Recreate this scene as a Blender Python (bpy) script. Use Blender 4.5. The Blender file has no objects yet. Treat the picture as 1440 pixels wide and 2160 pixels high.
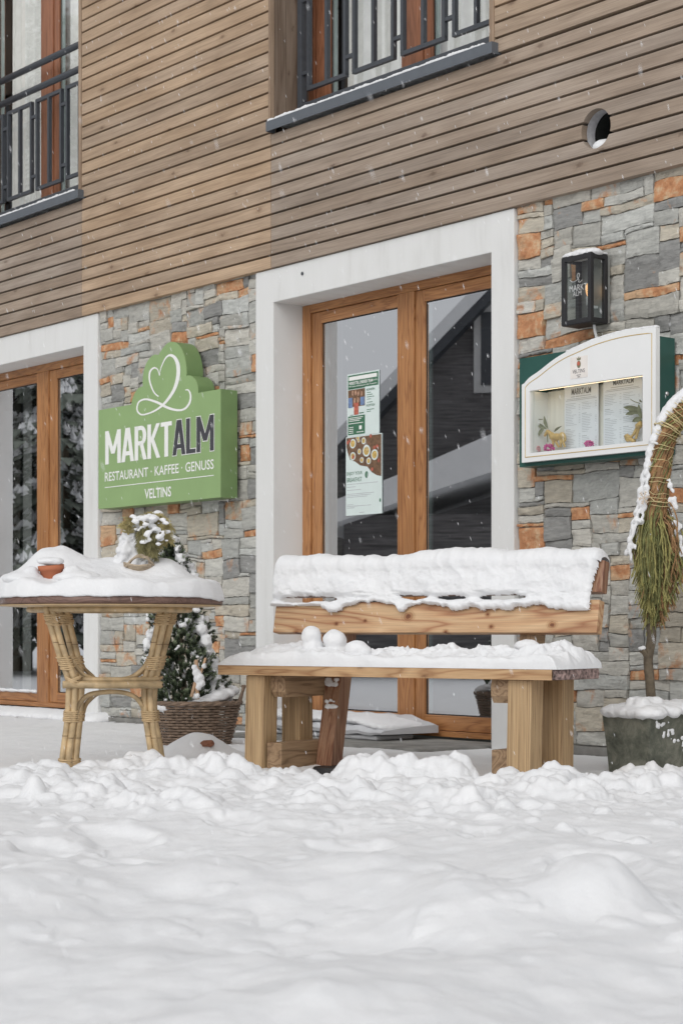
import bpy, bmesh, math, random
import numpy as np
from mathutils import Vector, Matrix, noise as mnoise
R = math.radians
random.seed(7)
scene = bpy.context.scene
# ------------------------------------------------------------------ camera
CAM_Z = 0.65
cd = bpy.data.cameras.new("camera"); cam = bpy.data.objects.new("camera", cd)
scene.collection.objects.link(cam); scene.camera = cam
cam.location = (0, 0, CAM_Z); cam.rotation_euler = (R(90), 0, 0)
cd.sensor_fit = 'VERTICAL'; cd.sensor_height = 36; cd.lens = 65.0
cd.shift_y = 250 / 2160; cd.clip_start = 0.05; cd.clip_end = 2000
cd.dof.use_dof = True; cd.dof.focus_distance = 7.6; cd.dof.aperture_fstop = 7.1
# ------------------------------------------------------------------ world
W = bpy.data.worlds.new("World"); scene.world = W; W.use_nodes = True
wn = W.node_tree; wn.nodes.clear()
o_ = wn.nodes.new('ShaderNodeOutputWorld'); bg = wn.nodes.new('ShaderNodeBackground')
sky = wn.nodes.new('ShaderNodeTexSky'); sky.sky_type = 'NISHITA'; sky.sun_disc = False
SUN_EL, SUN_AZ = 34, 200
sky.sun_elevation = R(SUN_EL); sky.sun_rotation = R(SUN_AZ)
sky.air_density = 1.0; sky.dust_density = 4.0; sky.ozone_density = 1.0
hs = wn.nodes.new('ShaderNodeHueSaturation'); hs.inputs['Saturation'].default_value = 0.10
mixw = wn.nodes.new('ShaderNodeMix'); mixw.data_type = 'RGBA'; mixw.inputs[0].default_value = 0.62
mixw.inputs[7].default_value = (8.6, 8.7, 8.95, 1)      # the even white of a snow cloud
wn.links.new(sky.outputs[0], hs.inputs['Color']); wn.links.new(hs.outputs[0], mixw.inputs[6])
wn.links.new(mixw.outputs[2], bg.inputs[0]); bg.inputs[1].default_value = 0.102
wn.links.new(bg.outputs[0], o_.inputs[0])
sl = bpy.data.lights.new("sun", 'SUN'); sun = bpy.data.objects.new("sun", sl); scene.collection.objects.link(sun)
sl.energy = 1.05; sl.angle = R(60); sl.color = (1, 0.97, 0.93)
az = R(SUN_AZ)
sdir = Vector((math.sin(az) * math.cos(R(SUN_EL)), math.cos(az) * math.cos(R(SUN_EL)), math.sin(R(SUN_EL))))
sun.rotation_euler = sdir.to_track_quat('Z', 'Y').to_euler(); sun.location = (-4, -6, 9)
scene.view_settings.view_transform = 'Standard'; scene.view_settings.look = 'None'
scene.view_settings.gamma = 1; scene.view_settings.exposure = -0.04
scene.cycles.max_bounces = 8; scene.cycles.transparent_max_bounces = 12

# ------------------------------------------------------------------ frames
F = 3900.0
def at(px, py, Y):
    return Vector(((px - 720) / F * Y, Y, CAM_Z + (1330 - py) / F * Y))
class Frame:
    def __init__(s, ox, oy, oz, rz):
        s.o = Vector((ox, oy, oz)); s.rz = rz; s.c = math.cos(rz); s.s = math.sin(rz)
    def w(s, p):
        return Vector((s.o.x + s.c * p[0] - s.s * p[1], s.o.y + s.s * p[0] + s.c * p[1], s.o.z + p[2]))
    def ray(s, px, d):          # local x where the sight line through column px meets local depth d
        u = (px - 720) / F
        A = s.o.x - s.s * d - u * (s.o.y + s.c * d); B = s.c - u * s.s
        return -A / B
    def zz(s, px, py, d):
        x = s.ray(px, d); Y = s.o.y + s.s * x + s.c * d
        return CAM_Z + (1330 - py) / F * Y - s.o.z
WORLD = Frame(0, 0, 0, 0)
WALL = Frame(0, 9.4, 0, R(-51))
SX = WALL.ray; ZZ = WALL.zz

# ------------------------------------------------------------------ materials
MATS = {}
def new_mat(name):
    m = bpy.data.materials.new(name); m.use_nodes = True; MATS[name] = m
    return m, m.node_tree, m.node_tree.nodes['Principled BSDF']
def plain(name, col, rough=0.6, metal=0, var=0.12, scale=12, bump=0.0, bscale=60, spec=0.5, emis=None, estr=0, stretch=(1, 1, 1)):
    m, nt, b = new_mat(name)
    b.inputs['Roughness'].default_value = rough; b.inputs['Metallic'].default_value = metal
    b.inputs['Specular IOR Level'].default_value = spec
    tc = nt.nodes.new('ShaderNodeTexCoord'); mp = nt.nodes.new('ShaderNodeMapping'); mp.inputs['Scale'].default_value = stretch
    nt.links.new(tc.outputs['Object'], mp.inputs[0])
    n = nt.nodes.new('ShaderNodeTexNoise'); n.inputs['Scale'].default_value = scale; n.inputs['Detail'].default_value = 6
    nt.links.new(mp.outputs[0], n.inputs['Vector'])
    r = nt.nodes.new('ShaderNodeValToRGB'); e = r.color_ramp.elements
    e[0].position = 0.3; e[1].position = 0.7
    e[0].color = tuple(c * (1 - var) for c in col) + (1,); e[1].color = tuple(min(1, c * (1 + var)) for c in col) + (1,)
    nt.links.new(n.outputs[0], r.inputs[0]); nt.links.new(r.outputs[0], b.inputs['Base Color'])
    if bump:
        n2 = nt.nodes.new('ShaderNodeTexNoise'); n2.inputs['Scale'].default_value = bscale; n2.inputs['Detail'].default_value = 5
        nt.links.new(mp.outputs[0], n2.inputs['Vector'])
        bp = nt.nodes.new('ShaderNodeBump'); bp.inputs['Strength'].default_value = bump; bp.inputs['Distance'].default_value = 0.004
        nt.links.new(n2.outputs[0], bp.inputs['Height']); nt.links.new(bp.outputs[0], b.inputs['Normal'])
    if emis:
        b.inputs['Emission Color'].default_value = emis + (1,); b.inputs['Emission Strength'].default_value = estr
    return m
def ramp(nt, pts, inp):
    r = nt.nodes.new('ShaderNodeValToRGB'); e = r.color_ramp.elements
    while len(e) < len(pts): e.new(0.5)
    for i, (p, c) in enumerate(pts):
        e[i].position = p; e[i].color = tuple(c) + (1,) if len(c) == 3 else c
    nt.links.new(inp, r.inputs[0]); return r
def mixc(nt, fac, a, b, mode='MIX'):
    m = nt.nodes.new('ShaderNodeMix'); m.data_type = 'RGBA'; m.blend_type = mode
    for k, v in ((0, fac), (6, a), (7, b)):
        if isinstance(v, (int, float)): m.inputs[k].default_value = v
        elif isinstance(v, tuple): m.inputs[k].default_value = v + (1,) if len(v) == 3 else v
        else: nt.links.new(v, m.inputs[k])
    return m.outputs[2]
def nz(nt, vec, scale, detail=5, rough=0.55, dist=0):
    n = nt.nodes.new('ShaderNodeTexNoise'); n.inputs['Scale'].default_value = scale; n.inputs['Detail'].default_value = detail
    n.inputs['Roughness'].default_value = rough; n.inputs['Distortion'].default_value = dist
    nt.links.new(vec, n.inputs['Vector']); return n.outputs[0]
def mapping(nt, scale, rot=(0, 0, 0), src='Object'):
    tc = nt.nodes.new('ShaderNodeTexCoord'); mp = nt.nodes.new('ShaderNodeMapping')
    mp.inputs['Scale'].default_value = scale; mp.inputs['Rotation'].default_value = rot
    nt.links.new(tc.outputs[src], mp.inputs[0]); return mp.outputs[0]
def bump(nt, b, h, strength, dist):
    bp = nt.nodes.new('ShaderNodeBump'); bp.inputs['Strength'].default_value = strength; bp.inputs['Distance'].default_value = dist
    nt.links.new(h, bp.inputs['Height'])
    old = b.inputs['Normal'].links
    if old: nt.links.new(old[0].from_socket, bp.inputs['Normal'])
    nt.links.new(bp.outputs[0], b.inputs['Normal'])
def snow_mat(name, fine=1.0):
    m, nt, b = new_mat(name)
    v = mapping(nt, (1, 1, 1))
    c = ramp(nt, [(0.3, (0.755, 0.765, 0.78)), (0.7, (0.80, 0.805, 0.815))], nz(nt, v, 9))
    nt.links.new(c.outputs[0], b.inputs['Base Color'])
    b.inputs['Roughness'].default_value = 0.75; b.inputs['Specular IOR Level'].default_value = 0.25
    bump(nt, b, nz(nt, v, 48, 6, 0.68), 0.45 * fine, 0.009)
    bump(nt, b, nz(nt, v, 300, 4, 0.7), 0.45, 0.0022)
    return m
snow = snow_mat("snow"); snow_soft = snow_mat("snow_ground", 0.55)
def wood(name, dark, mid, light, axis=0, ring=9.0, rough=0.6, knots=True, attr=False, kn_scale=2.2, stretch=0.07, spots=None):
    """plank wood: rings stretched along local axis, a few knots"""
    m, nt, b = new_mat(name)
    sc = [1, 1, 1]; sc[axis] = stretch
    v = mapping(nt, tuple(sc))
    big = nz(nt, v, ring, 3, 0.5, 0.6)
    mul = nt.nodes.new('ShaderNodeMath'); mul.operation = 'MULTIPLY'; mul.inputs[1].default_value = 9.0
    nt.links.new(big, mul.inputs[0])
    fr = nt.nodes.new('ShaderNodeMath'); fr.operation = 'PINGPONG'; fr.inputs[1].default_value = 0.5
    nt.links.new(mul.outputs[0], fr.inputs[0])
    fr2 = nt.nodes.new('ShaderNodeMath'); fr2.operation = 'MULTIPLY'; fr2.inputs[1].default_value = 2; nt.links.new(fr.outputs[0], fr2.inputs[0])
    sc2 = [1, 1, 1]; sc2[axis] = 0.02
    fine = nz(nt, mapping(nt, tuple(sc2)), 260, 3, 0.6)
    base = ramp(nt, [(0.0, dark), (0.35, mid), (1.0, light)], fr2.outputs[0]).outputs[0]
    f2 = ramp(nt, [(0.3, (0.72, 0.72, 0.72)), (0.6, (1.05, 1.05, 1.05))], fine).outputs[0]
    col = mixc(nt, 0.8, base, f2, 'MULTIPLY')
    sc4 = [1, 1, 1]; sc4[axis] = 0.25
    blotch = ramp(nt, [(0.35, (0.80, 0.76, 0.72)), (0.65, (1.1, 1.1, 1.1))], nz(nt, mapping(nt, tuple(sc4)), 7, 4)).outputs[0]
    col = mixc(nt, 0.75, col, blotch, 'MULTIPLY')
    if knots:
        vo = nt.nodes.new('ShaderNodeTexVoronoi'); vo.inputs['Scale'].default_value = kn_scale
        vo.voronoi_dimensions = '2D'; sx = nt.nodes.new('ShaderNodeSeparateXYZ'); cx3 = nt.nodes.new('ShaderNodeCombineXYZ')
        nt.links.new(mapping(nt, (1.0, 2.3, 2.3) if axis == 0 else (2.3, 2.3, 1.0)), sx.inputs[0]); nt.links.new(sx.outputs[0 if axis == 0 else 2], cx3.inputs[0]); nt.links.new(sx.outputs[2 if axis == 0 else 1], cx3.inputs[1])
        nv = nt.nodes.new('ShaderNodeVectorMath'); nv.operation = 'MULTIPLY_ADD'; nt.links.new(nz(nt, mapping(nt, (1, 1, 1)), 60, 3), nv.inputs[0]); nv.inputs[1].default_value = (0.05, 0.05, 0); nt.links.new(cx3.outputs[0], nv.inputs[2])
        nt.links.new(nv.outputs[0], vo.inputs['Vector'])
        k = ramp(nt, [(0.0, (0.42, 0.36, 0.33)), (0.022, (0.60, 0.55, 0.52)), (0.040, (0.88, 0.86, 0.84)), (0.10, (1, 1, 1))], vo.outputs['Distance']).outputs[0]
        col = mixc(nt, 0.9, col, k, 'MULTIPLY')
    for (kx, kz, kr) in (spots or []):
        tc = nt.nodes.new('ShaderNodeTexCoord'); mp = nt.nodes.new('ShaderNodeMapping'); mp.vector_type = 'POINT'
        mp.inputs['Location'].default_value = (-kx / kr / 1.35, 0, -kz / kr); mp.inputs['Scale'].default_value = (1 / kr / 1.35, 0, 1 / kr); nt.links.new(tc.outputs['Object'], mp.inputs[0])
        dv = nt.nodes.new('ShaderNodeVectorMath'); dv.operation = 'LENGTH'; nt.links.new(mp.outputs[0], dv.inputs[0])
        dn = nt.nodes.new('ShaderNodeMath'); dn.operation = 'MULTIPLY_ADD'; dn.inputs[1].default_value = 0.7; nt.links.new(nz(nt, mapping(nt, (1, 1, 1)), 90, 3), dn.inputs[0]); nt.links.new(dv.outputs['Value'], dn.inputs[2])
        k = ramp(nt, [(0.0, (0.16, 0.07, 0.04)), (0.42, (0.34, 0.16, 0.09)), (0.52, (0.75, 0.6, 0.5)), (0.62, (0.55, 0.42, 0.33)), (0.80, (0.95, 0.93, 0.9)), (0.86, (0.8, 0.72, 0.64)), (1.0, (1, 1, 1))], dn.outputs[0]); 
        sc_n = nt.nodes.new('ShaderNodeMath'); sc_n.operation = 'MULTIPLY'; sc_n.inputs[1].default_value = 0.42; nt.links.new(dn.outputs[0], sc_n.inputs[0]); nt.links.new(sc_n.outputs[0], k.inputs[0])
        col = mixc(nt, 0.95, col, k.outputs[0], 'MULTIPLY')
    if attr:
        a = nt.nodes.new('ShaderNodeAttribute'); a.attribute_name = 'Col'
        col = mixc(nt, 1.0, col, a.outputs['Color'], 'MULTIPLY')
    nt.links.new(col, b.inputs['Base Color']); b.inputs['Roughness'].default_value = rough
    bump(nt, b, fine, 0.3, 0.0015)
    return m
cladding_mat = wood("weathered_cladding", (0.80, 0.79, 0.78), (0.90, 0.895, 0.89), (0.97, 0.97, 0.97), 0, 4, 0.75, True, True, 1.45)
frame_wood = wood("varnished_oak", (0.30, 0.13, 0.05), (0.42, 0.195, 0.078), (0.48, 0.235, 0.095), 2, 14, 0.33, False)
frame_wood_h = wood("varnished_oak_rail", (0.30, 0.13, 0.05), (0.42, 0.195, 0.078), (0.48, 0.235, 0.095), 0, 14, 0.33, False)
upper_frame = wood("window_frame_wood", (0.24, 0.10, 0.05), (0.30, 0.125, 0.065), (0.35, 0.15, 0.08), 2, 12, 0.4, False)
pine_h = wood("pine_long", (0.34, 0.185, 0.088), (0.50, 0.315, 0.165), (0.56, 0.37, 0.205), 0, 10, 0.6, True)
pine_red = wood("larch_back_plank", (0.36, 0.17, 0.085), (0.52, 0.32, 0.175), (0.60, 0.41, 0.24), 0, 6, 0.55, False, stretch=0.10, spots=[])
pine_v = wood("pine_post", (0.27, 0.175, 0.09), (0.45, 0.305, 0.165), (0.52, 0.37, 0.21), 2, 34, 0.65, False, stretch=0.012)
beam_mat = wood("pine_beam_dark", (0.20, 0.125, 0.07), (0.31, 0.205, 0.12), (0.38, 0.26, 0.155), 1, 10, 0.6, False)  # pine in a darker tone than the posts
wet_wood = wood("wet_red_timber", (0.17, 0.065, 0.035), (0.28, 0.145, 0.085), (0.34, 0.20, 0.125), 2, 12, 0.4, False)
tabletop_rim = wood("dark_tabletop_edge", (0.10, 0.055, 0.042), (0.155, 0.09, 0.07), (0.20, 0.12, 0.095), 0, 18, 0.5, False)
rattan = plain("rattan_cane", (0.47, 0.345, 0.195), 0.5, 0, 0.32, 22, 0.2, 70)
binding = plain("rattan_binding", (0.52, 0.375, 0.21), 0.5, 0, 0.15, 40)
wicker = plain("grey_wicker", (0.18, 0.125, 0.088), 0.7, 0, 0.35, 35, 0.4, 90)
wicker_light = plain("pale_wicker", (0.42, 0.34, 0.25), 0.7, 0, 0.25, 45)
metal_dark = plain("anthracite_paint", (0.052, 0.058, 0.068), 0.42, 0, 0.08, 30, 0.1, 200)
sill_metal = plain("slate_grey_sill", (0.105, 0.118, 0.135), 0.45, 0, 0.06, 14)
black_metal = plain("black_lantern_metal", (0.018, 0.018, 0.020), 0.5, 0, 0.1, 30, 0.1, 200)
def plaster_mat():
    m, nt, b = new_mat("white_plaster")
    v = mapping(nt, (3.5, 1, 0.6))
    c = ramp(nt, [(0.22, (0.62, 0.62, 0.605)), (0.45, (0.70, 0.705, 0.695)), (0.75, (0.73, 0.735, 0.73))], nz(nt, v, 3, 7, 0.6))
    nt.links.new(c.outputs[0], b.inputs['Base Color']); b.inputs['Roughness'].default_value = 0.85
    bump(nt, b, nz(nt, mapping(nt, (1, 1, 1)), 190, 4), 0.45, 0.002)
    return m
plaster = plaster_mat()
concrete = plain("grey_concrete", (0.24, 0.235, 0.22), 0.85, 0, 0.3, 9, 0.6, 60)
mortar = plain("pale_mortar", (0.44, 0.43, 0.40), 0.9, 0, 0.3, 22, 0.6, 80)
backing = plain("black_facade_membrane", (0.02, 0.02, 0.02), 0.9)
def stone_mat():
    m, nt, b = new_mat("schist_stone")
    a = nt.nodes.new('ShaderNodeAttribute'); a.attribute_name = 'Col'
    a2 = nt.nodes.new('ShaderNodeAttribute'); a2.attribute_name = 'rust'
    v = mapping(nt, (1, 1, 1)); vs = mapping(nt, (0.5, 1, 2.6), (0, R(8), 0))
    lay = ramp(nt, [(0.28, (0.72, 0.72, 0.72)), (0.5, (1, 1, 1)), (0.72, (1.22, 1.22, 1.2))], nz(nt, vs, 30, 7, 0.68, 0.5)).outputs[0]
    col = mixc(nt, 1.0, a.outputs['Color'], lay, 'MULTIPLY')
    n1 = nz(nt, v, 9, 5, 0.6, 0.5)
    sub = nt.nodes.new('ShaderNodeMath'); sub.operation = 'ADD'; nt.links.new(n1, sub.inputs[0]); nt.links.new(a2.outputs['Fac'], sub.inputs[1])
    rf = ramp(nt, [(0.68, (0, 0, 0)), (0.82, (1, 1, 1))], sub.outputs[0]).outputs[0]
    rc = ramp(nt, [(0.3, (0.36, 0.16, 0.075)), (0.5, (0.52, 0.25, 0.12)), (0.68, (0.60, 0.45, 0.29))], nz(nt, v, 24, 5, 0.65)).outputs[0]
    col = mixc(nt, rf, col, rc)
    lime = ramp(nt, [(0.655, (0, 0, 0)), (0.72, (0.55, 0.55, 0.55))], nz(nt, mapping(nt, (1.5, 1, 1)), 17, 8, 0.72)).outputs[0]
    col = mixc(nt, lime, col, (0.62, 0.61, 0.58))
    nt.links.new(col, b.inputs['Base Color']); b.inputs['Roughness'].default_value = 0.8
    bump(nt, b, nz(nt, vs, 60, 7, 0.7), 0.75, 0.006)
    return m
stone = stone_mat()
def glass_mat(name, lo=0.16, tint=(0.86, 0.90, 0.89)):
    m = bpy.data.materials.new(name); m.use_nodes = True; nt = m.node_tree; nt.nodes.clear()
    out = nt.nodes.new('ShaderNodeOutputMaterial'); tr = nt.nodes.new('ShaderNodeBsdfTransparent'); gl = nt.nodes.new('ShaderNodeBsdfGlossy')
    tr.inputs[0].default_value = tint + (1,); gl.inputs['Roughness'].default_value = 0.0; gl.inputs[0].default_value = (0.95, 0.97, 1, 1)
    lw = nt.nodes.new('ShaderNodeLayerWeight'); lw.inputs[0].default_value = 0.5      # facing: same from either side of the sheet
    pw = nt.nodes.new('ShaderNodeMath'); pw.operation = 'POWER'; pw.inputs[1].default_value = 4.0; nt.links.new(lw.outputs['Facing'], pw.inputs[0])
    ad = nt.nodes.new('ShaderNodeMath'); ad.operation = 'MULTIPLY_ADD'; ad.inputs[1].default_value = 0.8; ad.inputs[2].default_value = lo
    ad.use_clamp = True
    nt.links.new(pw.outputs[0], ad.inputs[0])
    mx = nt.nodes.new('ShaderNodeMixShader'); nt.links.new(ad.outputs[0], mx.inputs[0]); nt.links.new(tr.outputs[0], mx.inputs[1]); nt.links.new(gl.outputs[0], mx.inputs[2])
    tc = nt.nodes.new('ShaderNodeTexCoord')
    nt.links.new(mx.outputs[0], out.inputs[0]); return m
glass = glass_mat("window_glass", 0.60)
glass_up = glass_mat("upper_window_glass", 0.16, (0.97, 0.98, 0.97))
glass_thin = glass_mat("clear_glass", 0.05); glass_lamp = glass_mat("lantern_glass", 0.34)
spacer = plain("pale_green_spacer", (0.42, 0.50, 0.49), 0.4)
rubber = plain("black_gasket", (0.02, 0.02, 0.022), 0.6)
curtain_mat = plain("white_net_curtain", (0.86, 0.86, 0.84), 0.9, 0, 0.06, 20)
curtain_beige = plain("taupe_curtain", (0.42, 0.385, 0.335), 0.9, 0, 0.08, 20)
interior_mat = plain("dim_interior", (0.22, 0.225, 0.21), 0.9, 0, 0.3, 1.5)
green_face = plain("leaf_green_sign_face", (0.27, 0.40, 0.175), 0.5, 0, 0.05, 5)
green_side_shaded = plain("leaf_green_sign_side_shaded", (0.17, 0.265, 0.105), 0.5, 0, 0.08, 8)  # darker copy of the face green, side shade put into the colour
letter_white = plain("white_lettering", (0.84, 0.85, 0.82), 0.5, 0, 0.02)
letter_dark = plain("charcoal_lettering", (0.055, 0.055, 0.065), 0.5, 0, 0.1)
teal = plain("dark_green_enamel", (0.022, 0.085, 0.07), 0.35, 0, 0.15, 6)
white_enamel = plain("white_enamel", (0.80, 0.81, 0.81), 0.3, 0, 0.02, 6)
cream = plain("cream_backboard", (0.80, 0.77, 0.71), 0.7, 0, 0.08, 9, stretch=(6, 1, 0.4))
paper = plain("white_paper", (0.80, 0.81, 0.86), 0.7, 0, 0.02)
poster_paper = plain("poster_paper", (0.66, 0.75, 0.73), 0.6, 0, 0.03)
ink = plain("grey_ink", (0.16, 0.16, 0.17), 0.7)
ink_pale = plain("pale_ink", (0.42, 0.43, 0.46), 0.7)
gold = plain("gold_line", (0.55, 0.40, 0.16), 0.4)
gold_fig = plain("gold_paint", (0.62, 0.42, 0.17), 0.4, 0.2, 0.25, 30)
pink = plain("magenta_petals", (0.62, 0.12, 0.33), 0.7, 0, 0.25, 60)
pale_pink = plain("faded_pink_petals", (0.72, 0.40, 0.42), 0.7, 0, 0.25, 60)
leaf_dry = plain("dried_olive_leaf", (0.22, 0.22, 0.14), 0.7, 0, 0.3, 30)
terracotta = plain("terracotta", (0.46, 0.155, 0.075), 0.75, 0, 0.12, 10, 0.2, 80)
dark_poster_green = plain("poster_green", (0.05, 0.16, 0.09), 0.6)
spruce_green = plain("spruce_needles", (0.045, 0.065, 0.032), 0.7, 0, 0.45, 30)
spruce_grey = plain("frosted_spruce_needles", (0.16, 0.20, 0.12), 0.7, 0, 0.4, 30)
olive = plain("yellow_green_sprays", (0.31, 0.285, 0.105), 0.7, 0, 0.4, 25)
olive_dark = plain("dark_olive_sprays", (0.18, 0.185, 0.07), 0.7, 0, 0.4, 25)
rust_leaf = plain("dead_brown_needles", (0.33, 0.19, 0.09), 0.8, 0, 0.4, 25)
raffia = plain("pale_raffia", (0.62, 0.52, 0.28), 0.7, 0, 0.2, 25)
bark_mat = plain("grey_brown_bark", (0.12, 0.095, 0.065), 0.85, 0, 0.4, 30, 0.8, 60)
bark_red = plain("frosted_bark_edge", (0.24, 0.17, 0.155), 0.85, 0, 0.85, 70, 0.8, 90)
def trough_mat():
    m, nt, b = new_mat("mossy_stone")
    v = mapping(nt, (1, 1, 1))
    c = ramp(nt, [(0.3, (0.05, 0.055, 0.042)), (0.48, (0.12, 0.125, 0.098)), (0.70, (0.24, 0.235, 0.19))], nz(nt, v, 14, 8, 0.7, 0.4))
    nt.links.new(c.outputs[0], b.inputs['Base Color']); b.inputs['Roughness'].default_value = 0.9
    bump(nt, b, nz(nt, v, 70, 6, 0.7), 0.7, 0.006); return m
trough_m = trough_mat(); frost = plain('frosted_pale_lettering', (0.50, 0.51, 0.51), 0.9)

# ------------------------------------------------------------------ mesh builder
class MB:
    def __init__(s): s.pc = []; s.v = []; s.f = []; s.m = []; s.c = []; s.r = []; s.cur = 0; s.col = None; s.rust = 0.0
    def add(s, vs, fs):
        k = len(s.v); s.pc.append((k, len(s.f))); s.v.extend([tuple(p) for p in vs])
        for f in fs: s.f.append(tuple(i + k for i in f)); s.m.append(s.cur); s.c.append(s.col or (1, 1, 1)); s.r.append(s.rust)
    def box(s, x0, x1, y0, y1, z0, z1, b=0.0, M=None):
        if x0 > x1: x0, x1 = x1, x0
        if y0 > y1: y0, y1 = y1, y0
        if z0 > z1: z0, z1 = z1, z0
        if b <= 0:
            vs = [(x, y, z) for x in (x0, x1) for y in (y0, y1) for z in (z0, z1)]
            fs = [(0, 1, 3, 2), (4, 6, 7, 5), (0, 4, 5, 1), (2, 3, 7, 6), (0, 2, 6, 4), (1, 5, 7, 3)]
        else:
            bm = bmesh.new(); bmesh.ops.create_cube(bm, size=1)
            for v in bm.verts:
                v.co = Vector(((x0 + x1) / 2 + v.co.x * (x1 - x0), (y0 + y1) / 2 + v.co.y * (y1 - y0), (z0 + z1) / 2 + v.co.z * (z1 - z0)))
            bmesh.ops.bevel(bm, geom=bm.edges[:], offset=b, segments=2, affect='EDGES', profile=0.6)
            bm.verts.index_update(); vs = [v.co.copy() for v in bm.verts]; fs = [[v.index for v in f.verts] for f in bm.faces]; bm.free()
        if M: vs = [M @ Vector(p) for p in vs]
        s.add(vs, fs)
    def tube(s, pts, r, n=8, cap=True, flat=1.0):
        pts = [Vector(p) for p in pts]; N = len(pts)
        rs = r if isinstance(r, (list, tuple)) else [r] * N
        vs = []; fs = []; up = None
        for i, p in enumerate(pts):
            t = (pts[min(i + 1, N - 1)] - pts[max(i - 1, 0)])
            if t.length < 1e-9: t = Vector((0, 0, 1))
            t.normalize()
            if up is None:
                up = Vector((0, 0, 1)) if abs(t.z) < 0.9 else Vector((1, 0, 0))
            a = t.cross(up)
            if a.length < 1e-6: a = t.orthogonal()
            a.normalize(); bb = t.cross(a).normalized(); up = -bb if False else up
            up = a.cross(t).normalized()
            for k in range(n):
                w = 2 * math.pi * k / n
                vs.append(p + (a * math.cos(w) + up * math.sin(w) * flat) * rs[i])
        for i in range(N - 1):
            for k in range(n):
                k2 = (k + 1) % n
                fs.append((i * n + k, i * n + k2, (i + 1) * n + k2, (i + 1) * n + k))
        if cap: fs.append(tuple(range(n - 1, -1, -1))); fs.append(tuple((N - 1) * n + k for k in range(n)))
        s.add(vs, fs)
    def poly(s, pts2, y0, y1):       # outline in (x,z), extruded from y0 (front) to y1
        n = len(pts2); vs = [(x, y0, z) for x, z in pts2] + [(x, y1, z) for x, z in pts2]
        fs = [tuple(range(n)), tuple(range(2 * n - 1, n - 1, -1))] + [(i, i + n, (i + 1) % n + n, (i + 1) % n) for i in range(n)]
        s.add(vs, fs)
    def ball(s, c, r, sub=2, sq=(1, 1, 1), jit=0.0, seed=0):
        bm = bmesh.new(); bmesh.ops.create_icosphere(bm, subdivisions=sub, radius=1)
        bm.verts.index_update(); vs = []
        for v in bm.verts:
            k = 1.0
            if jit: k += jit * mnoise.noise(v.co * 1.7 + Vector((seed * 3.1, seed * 1.7, seed)))
            vs.append((c[0] + v.co.x * r * sq[0] * k, c[1] + v.co.y * r * sq[1] * k, c[2] + v.co.z * r * sq[2] * k))
        fs = [[v.index for v in f.verts] for f in bm.faces]; bm.free(); s.add(vs, fs)
    def lathe(s, prof, c=(0, 0, 0), n=32):
        vs = []; fs = []
        for r, z in prof:
            for k in range(n):
                w = 2 * math.pi * k / n; vs.append((c[0] + r * math.cos(w), c[1] + r * math.sin(w), c[2] + z))
        for i in range(len(prof) - 1):
            for k in range(n):
                k2 = (k + 1) % n; fs.append((i * n + k, i * n + k2, (i + 1) * n + k2, (i + 1) * n + k))
        s.add(vs, fs)
def mesh_of(name, mb, mats, org=(0, 0, 0), smooth=False, attrs=False):
    me = bpy.data.meshes.new(name)
    o = Vector(org)
    me.from_pydata([(p[0] - o.x, p[1] - o.y, p[2] - o.z) for p in mb.v], [], mb.f)
    for m in (mats if isinstance(mats, (list, tuple)) else [mats]): me.materials.append(m)
    if len(me.polygons) == len(mb.m): me.polygons.foreach_set('material_index', mb.m)
    if attrs:
        a = me.attributes.new('Col', 'FLOAT_COLOR', 'FACE'); a.data.foreach_set('color', [x for c in mb.c for x in (c[0], c[1], c[2], 1)])
        a = me.attributes.new('rust', 'FLOAT', 'FACE'); a.data.foreach_set('value', mb.r)
    if smooth: me.polygons.foreach_set('use_smooth', [True] * len(me.polygons))
    me.validate()
    bm = bmesh.new(); bm.from_mesh(me); bmesh.ops.recalc_face_normals(bm, faces=bm.faces[:]); bm.to_mesh(me); bm.free()
    me.update(); return me
def tag(o, label=None, cat=None, group=None, kind=None):
    if label: o['label'] = label
    if cat: o['category'] = cat
    if group: o['group'] = group
    if kind: o['kind'] = kind
    return o
class Thing:
    def __init__(s, name, label, cat, fr=WORLD, org=(0, 0, 0), group=None, kind=None):
        s.fr = fr; s.org = Vector(org); s.o = bpy.data.objects.new(name, None); scene.collection.objects.link(s.o)
        s.o.empty_display_size = 0.1
        s.o.location = fr.w(org); s.o.rotation_euler = (0, 0, fr.rz); tag(s.o, label, cat, group, kind)
def part(t, name, mb, mats, smooth=False, parent=None, attrs=False, label=None):
    me = mb if isinstance(mb, bpy.types.Mesh) else mesh_of(name, mb, mats, t.org, smooth, attrs)
    o = bpy.data.objects.new(name, me); scene.collection.objects.link(o); o.parent = parent or t.o
    if label: o['label'] = label
    return o
def solo(name, mb, mats, label, cat, fr=WORLD, org=(0, 0, 0), smooth=False, group=None, kind=None, attrs=False):
    me = mb if isinstance(mb, bpy.types.Mesh) else mesh_of(name, mb, mats, org, smooth, attrs)
    o = bpy.data.objects.new(name, me); scene.collection.objects.link(o)
    o.location = fr.w(org); o.rotation_euler = (0, 0, fr.rz); return tag(o, label, cat, group, kind)
def crom(pts, n=6):
    pts = [Vector(p) for p in pts]; P = [pts[0]] + pts + [pts[-1]]; out = []
    for i in range(1, len(P) - 2):
        for k in range(n):
            t = k / n; a, b, c, d = P[i - 1], P[i], P[i + 1], P[i + 2]
            out.append(0.5 * ((2 * b) + (c - a) * t + (2 * a - 5 * b + 4 * c - d) * t * t + (3 * b - a - 3 * c + d) * t ** 3))
    out.append(pts[-1]); return out
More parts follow.
